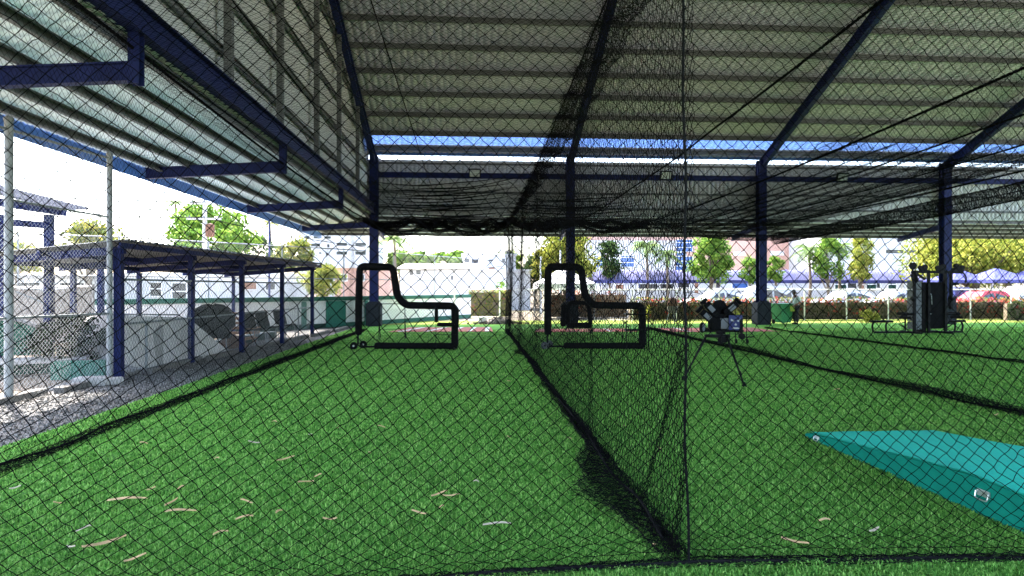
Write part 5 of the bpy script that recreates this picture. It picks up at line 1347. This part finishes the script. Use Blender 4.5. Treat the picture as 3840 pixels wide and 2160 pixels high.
# ------------------------------------------------------------------ background buildings and street things
def building(name, label, u0, u1, z, vtop, depth, wall_m, roof_m=None, wins=(), flat=True, over=.15, group=None, cat='building', base=0.0):
    a = G(u0, z); b = G(u1, z); w = b.x - a.x; h = H(vtop, z)
    t = thing(name, label, cat, ((a.x + b.x) / 2, a.y, base), 0, group)
    mb = MB(); mb.bb((-w / 2, 0, -.3), (w / 2, depth, h)); mb.build('wall', wall_m, t)
    if flat:
        mb = MB(); mb.bb((-w / 2 - over, -over, h + .002), (w / 2 + over, depth + over, h + .22)); mb.build('roof', roof_m or wall_m, t)
    else:
        mb = MB(); mb.prism([(-.4 - over, h - .05), (depth / 2, h + depth * .05), (depth + .4, h - .05), (depth / 2, h + depth * .05 - .12)], -w / 2 - .3, w / 2 + .3, 'x'); mb.build('roof', roof_m or wall_m, t)
    for (wu0, wu1, wv0, wv1, wm) in wins:
        x0 = G(wu0, z).x - (a.x + b.x) / 2; x1 = G(wu1, z).x - (a.x + b.x) / 2; z1, z0 = H(wv0, z), H(wv1, z)
        mb = MB(); mb.bb((x0, -.05, z0), (x1, -.012, z1)); f = mb.build('window', wm, t)
        mb = MB(); 
        for zz_ in np.arange(z0 + .5, z1, .6): mb.bb((x0, -.075, zz_ - .04), (x1, -.052, zz_ + .04))
        mb.bb((x0 - .06, -.08, z0 - .06), (x0, -.012, z1 + .06)); mb.bb((x1, -.08, z0 - .06), (x1 + .06, -.012, z1 + .06)); mb.bb((x0 - .06, -.08, z1), (x1 + .06, -.012, z1 + .06)); mb.bb((x0 - .06, -.10, z0 - .06), (x1 + .06, -.012, z0)); mb.build('frame', M['white'], f)
    return t
GD, GB = M['glass_dark'], M['glass_blue']
building('apartment_block', 'white multi-storey apartment block left of the first blue column', 1120, 1390, 85, 868, 12, M['white_far'], None, [(1140, 1160, 885, 895, GD), (1175, 1200, 885, 895, GD), (1215, 1240, 885, 895, GD), (1165, 1200, 910, 925, GD), (1225, 1235, 912, 928, GD), (1195, 1205, 945, 952, GD), (1220, 1230, 948, 958, GD), (1260, 1300, 905, 922, GD), (1260, 1300, 940, 955, GD), (1330, 1370, 905, 922, GD), (1330, 1370, 940, 955, GD)])
building('white_shed', 'long white shed with pale low-pitched roof in the centre background', 1500, 1790, 62, 1005, 14, M['white_far'], M['concrete'], [(1535, 1550, 1010, 1032, GD), (1560, 1578, 1012, 1030, GD), (1690, 1700, 1030, 1050, GD)], flat=False)
building('white_house', 'small house with dark upper windows between the shed and the pale pole', 1735, 1935, 70, 958, 9, M['white_far'], M['white_far'], [(1742, 1760, 968, 985, GD), (1768, 1795, 965, 987, GD), (1832, 1850, 972, 980, GD), (1872, 1895, 968, 985, GD), (1832, 1855, 1002, 1018, M['brown']), (1872, 1890, 1005, 1018, GB)])
building('pale_wall_building', 'plain bluish white wall building above the flowering hedge panel', 1765, 1990, 50, 1020, 6, M['white_far'], M['white_far'], [])
building('street_house', 'white house row behind the dugout with dark openings', 380, 1140, 44, 1035, 7, M['white_far'], M['white_far'], [(640, 690, 1058, 1120, GD), (560, 600, 1060, 1110, GD), (900, 950, 1060, 1085, M['brown']), (985, 1020, 1062, 1086, GD)])
building('street_house', 'pale garage building at the far left behind the shade screen', -160, 360, 42, 1045, 6, M['white_far'], M['concrete'], [(60, 140, 1060, 1110, GD), (210, 300, 1060, 1110, GD)])
building('brick_house', 'reddish house behind the left practice screen', 1255, 1440, 46, 1005, 6, M['pink'], M['white_far'], [(1275, 1300, 1030, 1052, GD), (1340, 1365, 1030, 1052, GD)])
building('salmon_building', 'large salmon building with white bay and blue glazed tower on the right', 2180, 3080, 78, 760, 16, M['pink'], None, [(2542, 2606, 898, 942, GB), (2542, 2606, 962, 1012, GB), (2545, 2580, 946, 958, GB), (2768, 2808, 944, 955, M['white']), (2912, 2962, 941, 953, M['white']), (2300, 2360, 930, 960, GD), (2400, 2470, 930, 960, GD)])
building('white_bay', 'white rendered bay in front of the salmon building', 2200, 2538, 76.5, 908, 1.3, M['white_far'], M['white_far'], [(2230, 2270, 960, 1000, GB), (2330, 2380, 960, 1000, GB)])
building('white_hall', 'pale white hall behind the palms left of the gym machine', 3085, 3560, 72, 860, 14, M['white_far'], None, [(3120, 3180, 930, 950, GD), (3330, 3400, 930, 950, GD), (3420, 3470, 930, 950, GD)])
building('shop_row', 'low shop row with dark windows and brown doors under the blue walkway', 2200, 3560, 62, 1035, 4, M['white_far'], M['concrete'],
         [(2310, 2340, 1062, 1085, M['brown']), (2395, 2470, 1055, 1083, GD), (2480, 2530, 1055, 1083, GD), (2548, 2572, 1052, 1078, GD), (2578, 2592, 1052, 1078, GD), (2612, 2628, 1055, 1100, M['brown']), (2690, 2712, 1062, 1080, GD), (2760, 2820, 1055, 1080, GB), (3165, 3210, 1055, 1085, M['dark_green']), (3215, 3250, 1055, 1080, GD), (3262, 3284, 1052, 1110, M['brown']), (3290, 3330, 1052, 1085, M['dark_green']), (3332, 3345, 1052, 1080, GD), (3378, 3410, 1055, 1085, M['dark_green'])])
# covered walkway
t = thing('covered_walkway', 'long barrel-roofed blue walkway on white posts before the shop row', 'walkway', (0, 0, 0))
wz = 57.0; a_ = G(2215, wz); b_ = G(3560, wz); yb = a_.y
m_wr = mat('pale_blue_polycarbonate', (.10, .10, .20), .5, 0, .1, 1.5)
arc = [(yb - 1.3 + 2.6 * k / 10, 2.35 + .95 * math.sin(math.pi * k / 10)) for k in range(11)]
mb = MB(); mb.prism(arc + [(y, z - .05) for y, z in arc[::-1]], a_.x, b_.x, 'x'); mb.build('barrel_roof', m_wr, t, True)
mb = MB(); mb.bb((a_.x, yb - 1.42, 2.12), (b_.x, yb - 1.31, 2.40)); mb.build('gutter', M['tent_blue'], t)
k = 0; x_ = a_.x + .5
while x_ < b_.x:
    mb = MB(); mb.tube([(x_, yb - 1.2, 0), (x_, yb - 1.2, 2.3)], .10, 10); mb.build('post', M['white'], t, True)
    mb = MB(); mb.tube([(x_ + .14, y, z + .04) for y, z in arc], .06, 6); mb.tube([(x_ + .14, yb - 1.2, 1.75), (x_ + .14, yb - .7, 2.9)], .045, 6); mb.build('arch', M['tent_blue'], t, True)
    x_ += 3.45
# pop-up tent
p = G(2112, 36.0); t = thing('popup_tent', 'white pop-up tent with peaked roof beyond the right practice screen', 'tent', (p.x, p.y, 0), .0)
hw = 1.55; mb = MB(); vs = []; fs = []
for z_, s_ in ((1.62, 1), (1.93, 1), (1.98, .97), (2.30, .60), (2.62, .28), (2.95, .02)):
    vs += [(-hw * s_, -hw * s_, z_), (hw * s_, -hw * s_, z_), (hw * s_, hw * s_, z_), (-hw * s_, hw * s_, z_)]
for k in range(5):
    for i in range(4): fs.append([k * 4 + i, k * 4 + (i + 1) % 4, k * 4 + 4 + (i + 1) % 4, k * 4 + 4 + i])
fs.append([20, 21, 22, 23]); mb.add(vs, fs); mb.build('canopy_cloth', M['tent_white'], t)
for sx in (-1, 1):
    for sy in (-1, 1):
        mb = MB(); mb.tube([(sx * 1.48, sy * 1.48, 0), (sx * 1.48, sy * 1.48, 1.95)], .03, 8); mb.build('leg', M['galv'], t)
def blue_tent(label, u, z, w):
    p = G(u, z); t = thing('blue_tent', label, 'tent', (p.x, p.y, 0), 0, 'blue tents at the right edge')
    hw = w / 2; mb = MB(); vs = []; fs = []
    for z_, s_ in ((2.05, 1), (2.28, 1), (2.45, .72), (2.75, .40), (3.1, .05)): vs += [(-hw * s_, -hw * s_, z_), (hw * s_, -hw * s_, z_), (hw * s_, hw * s_, z_), (-hw * s_, hw * s_, z_)]
    for k in range(4):
        for i in range(4): fs.append([k * 4 + i, k * 4 + (i + 1) % 4, k * 4 + 4 + (i + 1) % 4, k * 4 + 4 + i])
    fs.append([16, 17, 18, 19]); mb.add(vs, fs); mb.build('canopy_cloth', M['tent_blue'], t)
    for sx in (-1, 1):
        for sy in (-1, 1):
            mb = MB(); mb.tube([(sx * hw * .95, sy * hw * .95, 0), (sx * hw * .95, sy * hw * .95, 2.2)], .035, 8); mb.build('leg', M['galv'], t)
blue_tent('blue tent behind the column and gym machine', 3590, 47, 3.0); blue_tent('wide blue tent right of the gym machine', 3735, 46, 3.6); blue_tent('blue tent cut by the right edge', 3870, 46.5, 3.4)
p = G(3592, 44); t = thing('blue_tank', 'bright blue plastic tank right of the gym machine', 'tank', (p.x, p.y, 0)); mb = MB(); mb.box((0, 0, 1.15), (1.1, .9, 1.2), None, .08); mb.build('tank_body', M['blue_far'], t, True); mb = MB(); mb.bb((-.5, -.4, 0), (.5, .4, .54)); mb.build('stand', M['concrete'], t)
# cars behind the hedge
def car(label, u, z, m, van=False, rz=0.0, L=4.3):
    p = G(u, z); t = thing('parked_car', label, 'car', (p.x, p.y, 0), rz, 'cars parked behind the hedge')
    hb = .95; ht = 1.52 if not van else 1.85
    side = [(-L / 2, .35), (-L / 2 + .02, .75), (-L / 2 + .2, hb - .05), (-L / 2 + (1.25 if not van else .75), hb + .02), (-L / 2 + (1.85 if not van else 1.4), ht - .06), (-L / 2 + (2.3 if not van else 1.9), ht), (L / 2 - (.9 if not van else .5), ht - .02), (L / 2 - (.35 if not van else .2), hb + .05), (L / 2 - .02, hb - .1), (L / 2, .4), (L / 2 - .3, .28), (-L / 2 + .3, .28)]
    vs = []; 
    for y, s_ in ((-.86, 0), (.86, 0)):
        for x, z_ in side: vs.append((x, y * (.82 if z_ > hb + .1 else 1.0), z_))
    n = len(side); fs = [[i, (i + 1) % n, n + (i + 1) % n, n + i] for i in range(n)] + [list(range(n))[::-1], list(range(n, 2 * n))]
    mb = MB(); mb.add(vs, fs); mb.build('body', m, t)
    x0 = -L / 2 + (1.62 if not van else 1.25); x1 = L / 2 - (.78 if not van else .45)
    for s_ in (-1, 1):
        for xa, xb in ((x0, (x0 + x1) / 2 - .06), ((x0 + x1) / 2 + .06, x1)):
            mb = MB(); y0, y1 = s_ * .862, s_ * .725
            mb.add([(xa, y0, hb + .05), (xb, y0, hb + .05), (xb - .05, y1, ht - .13), (xa + .30 if xa == x0 else xa, y1, ht - .13), (xa, y0 * .97, hb + .05), (xb, y0 * .97, hb + .05), (xb - .05, y1 * .97, ht - .13), (xa + .3 if xa == x0 else xa, y1 * .97, ht - .13)],
                              [[0, 1, 2, 3], [7, 6, 5, 4], [0, 4, 5, 1], [1, 5, 6, 2], [2, 6, 7, 3], [3, 7, 4, 0]]); mb.build('side_window', GD, t)
        for xx in (-L / 2 + .8, L / 2 - .8):
            mb = MB(); mb.lathe([(.12, -.10), (.28, -.10), (.31, -.06), (.31, .06), (.28, .10), (.12, .10)], 18, Matrix.Translation((xx, s_ * .80, .31)) @ Matrix.Rotation(R(90), 4, 'X')); wv = mb.build('wheel', M['rubber'], t, True)
            mb = MB(); mb.lathe([(.03, -.11), (.19, -.11), (.19, .11), (.03, .11)], 14, Matrix.Translation((xx, s_ * .80, .31)) @ Matrix.Rotation(R(90), 4, 'X')); mb.build('rim', M['chrome'], wv, True)
    for s_ in (-1, 1):
        mb = MB(); mb.box((-L / 2 + .04, s_ * .6, .72), (.10, .3, .12), None, .02); mb.build('headlight', M['lens'], t)
    return t
car('white car behind the hedge right of the standing man', 3165, 44, M['car_white'], rz=.1); car('white car roof showing left of the gym machine', 3345, 43, M['car_white'], rz=.05, L=4.0); car('white car behind the hedge near the pitching machine', 2680, 44, M['car_white'], rz=.1)
car('red car parked right of the gym machine', 3672, 41.5, M['car_red'], rz=.06, L=4.2); car('silver white van at the right edge', 3850, 43, M['car_white'], van=True, rz=.0); car('white van behind the hedge by the third column', 2860, 45, M['car_white'], van=True)
# poles and wires
def pole(name, label, u, z, vtop, r, arms=(), m='pole', can=False):
    p = G(u, z); h = H(vtop, z); t = thing(name, label, 'pole', (p.x, p.y, 0)); mb = MB(); mb.tube([(0, 0, -.1), (0, 0, h)], [r * 1.25, r * .8], 12); mb.build('shaft', M[m], t, True)
    for za, la in arms:
        mb = MB(); mb.box((0, -.15, h - za), (la, .12, .14)); ar = mb.build('crossarm', M['pole'], t)
        for s_ in (-.42, 0.0, .42):
            mb = MB(); mb.lathe([(.04, 0), (.07, .05), (.05, .1), (.03, .16)], 10, Matrix.Translation((s_ * la, -.15, h - za + .07))); mb.build('insulator', M['grey_plate'], ar, True)
    if can:
        mb = MB(); mb.lathe([(.05, h - 2.9), (.30, h - 2.85), (.30, h - 2.0), (.05, h - 1.9)], 14, Matrix.Translation((.4, -.1, 0))); mb.build('transformer', M['rust'], t, True)
    return t, Vector((p.x, p.y, h))
_, w0 = pole('utility_pole', 'weathered utility pole with crossarms and a rusty transformer before the wide tree', 768, 46, 738, .17, ((.5, 2.0), (1.6, 2.4)), can=True)
_, w1 = pole('utility_pole', 'thick pale concrete pole in the centre background', 1812, 58, 840, .34, (), 'white')
_, w2 = pole('utility_pole', 'slim utility pole with short arms right of the pale concrete pole', 1878, 62, 860, .12, ((.6, 1.6), (2.2, 1.6)))
_, w3 = pole('flag_pole', 'white flagpole left of the white tent', 2027, 42, 962, .06, (), 'white'); _, w4 = pole('flag_pole', 'white flagpole seen just before the second column', 2101, 43, 938, .06, (), 'white')
_, w5 = pole('utility_pole', 'slim blue-painted pole beside the slim palm at the canopy corner', 1010, 40, 820, .06, (), 'blue_far')
def wire(label, a, b, sag, k=0):
    pts = [a.lerp(b, f) - Vector((0, 0, sag * 4 * f * (1 - f))) for f in np.linspace(0, 1, 24)]
    mb = MB(); mb.tube(pts, .028, 5); o = mb.build('power_line', M['rubber']); tag(o, label, 'power line', 'overhead power lines')
far_l = G(-600, 40, 9.0)
for k, (za, zb, lab) in enumerate(((.4, 0, 'topmost power line leaving the weathered utility pole to the left'), (1.5, .8, 'second power line leaving the utility pole to the left'), (3.3, 2.0, 'lowest power line leaving the utility pole to the left'))):
    wire(lab, w0 - Vector((0, .15, za)), far_l - Vector((0, 0, zb)), .5)
for k, (za, zb, lab) in enumerate(((.4, .6, 'upper power line from the utility pole towards the centre poles'), (1.5, 2.2, 'middle power line from the utility pole towards the centre poles'), (3.6, 3.6, 'lower power line from the utility pole towards the centre poles'))):
    wire(lab, w0 - Vector((0, .15, za)), w2 - Vector((0, .15, zb)), .9)

# green wheelie bin
p = G(2930, 30.2); t = thing('wheelie_bin', 'green wheelie bin standing left of the man', 'bin', (p.x, p.y, 0), .25)
mb = MB(); vs = [(-.27, -.32, .08), (.27, -.32, .08), (.27, .22, .08), (-.27, .22, .08), (-.36, -.40, .92), (.36, -.40, .92), (.36, .34, .92), (-.36, .34, .92)]
mb.add(vs, [(0, 3, 2, 1), (4, 5, 6, 7), (0, 1, 5, 4), (1, 2, 6, 5), (2, 3, 7, 6), (3, 0, 4, 7)]); mb.build('bin_body', M['bin'], t)
mb = MB(); mb.box((0, -.03, .95), (.78, .82, .055), None, .02); mb.tube([(-.3, .42, .93), (.3, .42, .93)], .02, 8); mb.build('lid', M['bin'], t, True)
for sx in (-.28, .28):
    mb = MB(); mb.lathe([(.02, -.03), (.10, -.03), (.11, 0), (.10, .03), (.02, .03)], 16, Matrix.Translation((sx, .2, .11)) @ Matrix.Rotation(R(90), 4, 'Y')); mb.build('wheel', M['rubber'], t, True)
# covered barrel grill
p = G(2522, 30.8); t = thing('barrel_grill', 'brown barrel grill on thin pale legs left of the pitching machine', 'grill', (p.x, p.y, 0), .2)
mb = MB(); mb.lathe([(.05, .46), (.20, .50), (.25, .62), (.25, .80), (.22, .83)], 18); mb.build('fire_bowl', M['tarp_brown'], t, True)
mb = MB(); mb.lathe([(.26, .835), (.25, .98), (.21, 1.16), (.10, 1.24), (.02, 1.25)], 18); mb.build('lid', M['rust'], t, True)
for k in range(3):
    a = 2 * math.pi * k / 3 + .3; mb = MB(); mb.tube([(.15 * math.cos(a), .15 * math.sin(a), .55), (.30 * math.cos(a), .30 * math.sin(a), 0)], .018, 8); mb.build('leg', M['galv'], t)

# ------------------------------------------------------------------ the standing man
p = G(2984, 29.9)
t = thing('person', 'man in a pale green shirt and dark trousers looking down beside the green bin', 'person', (p.x, p.y, 0), R(-78))
t['action'] = 'standing'
S_ = 1.56 / 1.72
# body faces local +x turned left of the picture; built as one skinned figure
J = {}; E = []; RR = []
def jn(name, co, r, par=None):
    J[name] = len(RR); RR.append((Vector(co) * S_, r * S_))
    if par: E.append((J[par], J[name]))
# facing -y local (towards viewer before rotation)
jn('pelvis', (0, 0, .93), .125); jn('belly', (0, -.01, 1.08), .125, 'pelvis'); jn('chest', (0, .0, 1.28), .145, 'belly'); jn('neck0', (0, -.02, 1.43), .085, 'chest'); jn('neck', (0, -.06, 1.50), .055, 'neck0')
jn('jaw', (0, -.125, 1.555), .062, 'neck'); jn('skull', (0, -.11, 1.63), .092, 'jaw'); jn('top', (0, -.09, 1.68), .075, 'skull')
for s_, nm in ((1, 'l'), (-1, 'r')):
    jn(nm + 'hip', (.095 * s_, 0, .88), .095, 'pelvis'); jn(nm + 'knee', (.11 * s_, -.03 - .02 * s_, .49), .062, nm + 'hip'); jn(nm + 'calf', (.115 * s_, .01, .34), .058, nm + 'knee'); jn(nm + 'ank', (.12 * s_, .03 - .03 * s_, .09), .042, nm + 'calf'); jn(nm + 'toe', (.13 * s_, -.14 - .03 * s_, .045), .038, nm + 'ank')
    jn(nm + 'sho', (.18 * s_, 0, 1.39), .065, 'neck0'); jn(nm + 'elb', (.23 * s_, .03, 1.12), .042, nm + 'sho')
    w_ = (.17 * s_, -.22, .98) if s_ > 0 else (.23 * s_, -.10, .89)
    jn(nm + 'wri', w_, .030, nm + 'elb'); wv = Vector(w_); dr = Vector((-.02 * s_, -.06, -.05)).normalized() if s_ > 0 else Vector((0, -.03, -.08)).normalized()
    pc = wv + dr * .06; jn(nm + 'palm', tuple(pc), .032, nm + 'wri')
    sd = Vector((s_ * .3, -.6, .3)).cross(dr).normalized()
    for q, (o_, ln) in enumerate(((-.028, .065), (-.010, .078), (.010, .074), (.028, .058))):
        b0 = pc + dr * .03 + sd * o_; m0 = b0 + dr * ln * .5; e0 = m0 + (dr + Vector((0, -.5, -.1))).normalized() * ln * .5
        jn('%sf%da' % (nm, q), tuple(b0), .0095, nm + 'palm'); jn('%sf%db' % (nm, q), tuple(m0), .009, '%sf%da' % (nm, q)); jn('%sf%dc' % (nm, q), tuple(e0), .0075, '%sf%db' % (nm, q))
    tb = wv + dr * .035 - sd * .03; jn(nm + 'tha', tuple(tb), .012, nm + 'wri'); jn(nm + 'thb', tuple(tb - sd * .02 + dr * .035), .010, nm + 'tha')
def skin_obj(name, pts, edges, m, parent, sub=1):
    me = bpy.data.meshes.new(name); me.from_pydata([tuple(c) for c, r in pts], edges, []); me.materials.append(m)
    o = link(bpy.data.objects.new(name, me), parent)
    md = o.modifiers.new('skin', 'SKIN'); md.use_smooth_shade = True
    for i, (c, r) in enumerate(pts): me.skin_vertices[0].data[i].radius = (r, r); me.skin_vertices[0].data[i].use_root = (i == 0)
    sm = o.modifiers.new('sub', 'SUBSURF'); sm.levels = sub; sm.render_levels = sub
    return o
skin_obj('body', RR, E, M['skin'], t, 2)
def cloth(name, names, edges, m, grow, sub=2, over=None):
    pts = [(RR[J[n_]][0], RR[J[n_]][1] + grow) for n_ in names]; ed = [(names.index(a), names.index(b)) for a, b in edges]
    if over: pts += over[0]; ed += over[1]
    return skin_obj(name, pts, ed, m, t, sub)
sl_ = [(RR[J[n_ + 'sho']][0].lerp(RR[J[n_ + 'elb']][0], .85), .062 * S_) for n_ in 'lr']
cloth('shirt', ['belly', 'pelvis', 'chest', 'neck0', 'lsho', 'rsho'], [('belly', 'pelvis'), ('belly', 'chest'), ('chest', 'neck0'), ('neck0', 'lsho'), ('neck0', 'rsho')], M['shirt'], .022, 2, (sl_, [(4, 6), (5, 7)]))
cloth('trousers', ['pelvis', 'lhip', 'rhip', 'lknee', 'rknee', 'lcalf', 'rcalf', 'lank', 'rank'], [('pelvis', 'lhip'), ('pelvis', 'rhip'), ('lhip', 'lknee'), ('rhip', 'rknee'), ('lknee', 'lcalf'), ('rknee', 'rcalf'), ('lcalf', 'lank'), ('rcalf', 'rank')], M['trousers'], .017)
for nm in 'lr':
    a_ = RR[J[nm + 'ank']][0]; b_ = RR[J[nm + 'toe']][0]
    skin_obj('shoe', [(a_ - Vector((0, -.04, .035)), .045), (a_ * .5 + b_ * .5 - Vector((0, 0, .01)), .046), (b_ - Vector((0, .02, 0)), .040)], [(0, 1), (1, 2)], M['black_metal'], t, 2)
hd_ = RR[J['skull']][0]
skin_obj('hair', [(hd_ + Vector((0, .035, .035)), .088), (hd_ + Vector((0, -.02, .075)), .075), (hd_ + Vector((0, .06, -.04)), .06)], [(0, 1), (0, 2)], M['hair'], t, 2)
mb = MB(); fy = -.092
for s_ in (-1, 1): mb.box(tuple(hd_ + Vector((s_ * .032, fy + .008, .0))), (.022, .012, .010), None, .003)
mb.build('eyes', M['white'], t)
mb = MB(); mb.prism([(-.014, -.04), (.014, -.04), (.006, .005), (-.006, .005)], 0, .022, 'y', Matrix.Translation(hd_ + Vector((0, fy - .012, 0)))); mb.build('nose', M['skin'], t, True)
mb = MB(); mb.box(tuple(hd_ + Vector((0, fy + .006, -.065))), (.045, .012, .010), None, .004); mb.build('mouth', M['rust'], t)
for s_ in (-1, 1):
    mb = MB(); mb.lathe([(.01, -.012), (.028, -.006), (.03, .004), (.012, .010)], 12, Matrix.Translation(hd_ + Vector((s_ * .092, .015, -.01))) @ Matrix.Rotation(R(90 * s_), 4, 'Y') @ Matrix.Scale(1.3, 4, (1, 0, 0))); mb.build('ear', M['skin'], t, True)
hp = RR[J['lpalm']][0]; Mw = Matrix.Translation((p.x, p.y, 0)) @ Matrix.Rotation(R(-78), 4, 'Z')
c = Mw @ (hp + Vector((-.02, -.05, -.02)))
tt = thing('dust_cloth', 'yellow-green cloth held in the hand of the standing man', 'cloth', (c.x, c.y, c.z))
vs = []; fs = []
for i in range(7):
    for j in range(5):
        vs.append((-.10 + .05 * j + .015 * math.sin(i * 2 + j), .02 * math.sin(j * 1.7 + i), .05 - .045 * i)); 
for i in range(6):
    for j in range(4): a = i * 5 + j; fs.append((a, a + 1, a + 6, a + 5))
n0 = len(vs); vs += [(x, y + .008, z) for x, y, z in vs]; fs += [tuple(n0 + q for q in f[::-1]) for f in fs]
mb = MB(); mb.add(vs, fs); mb.build('cloth_fold', mat('yellow_green_cloth', (.30, .38, .05), .9, 0, .1, 8), tt, True)
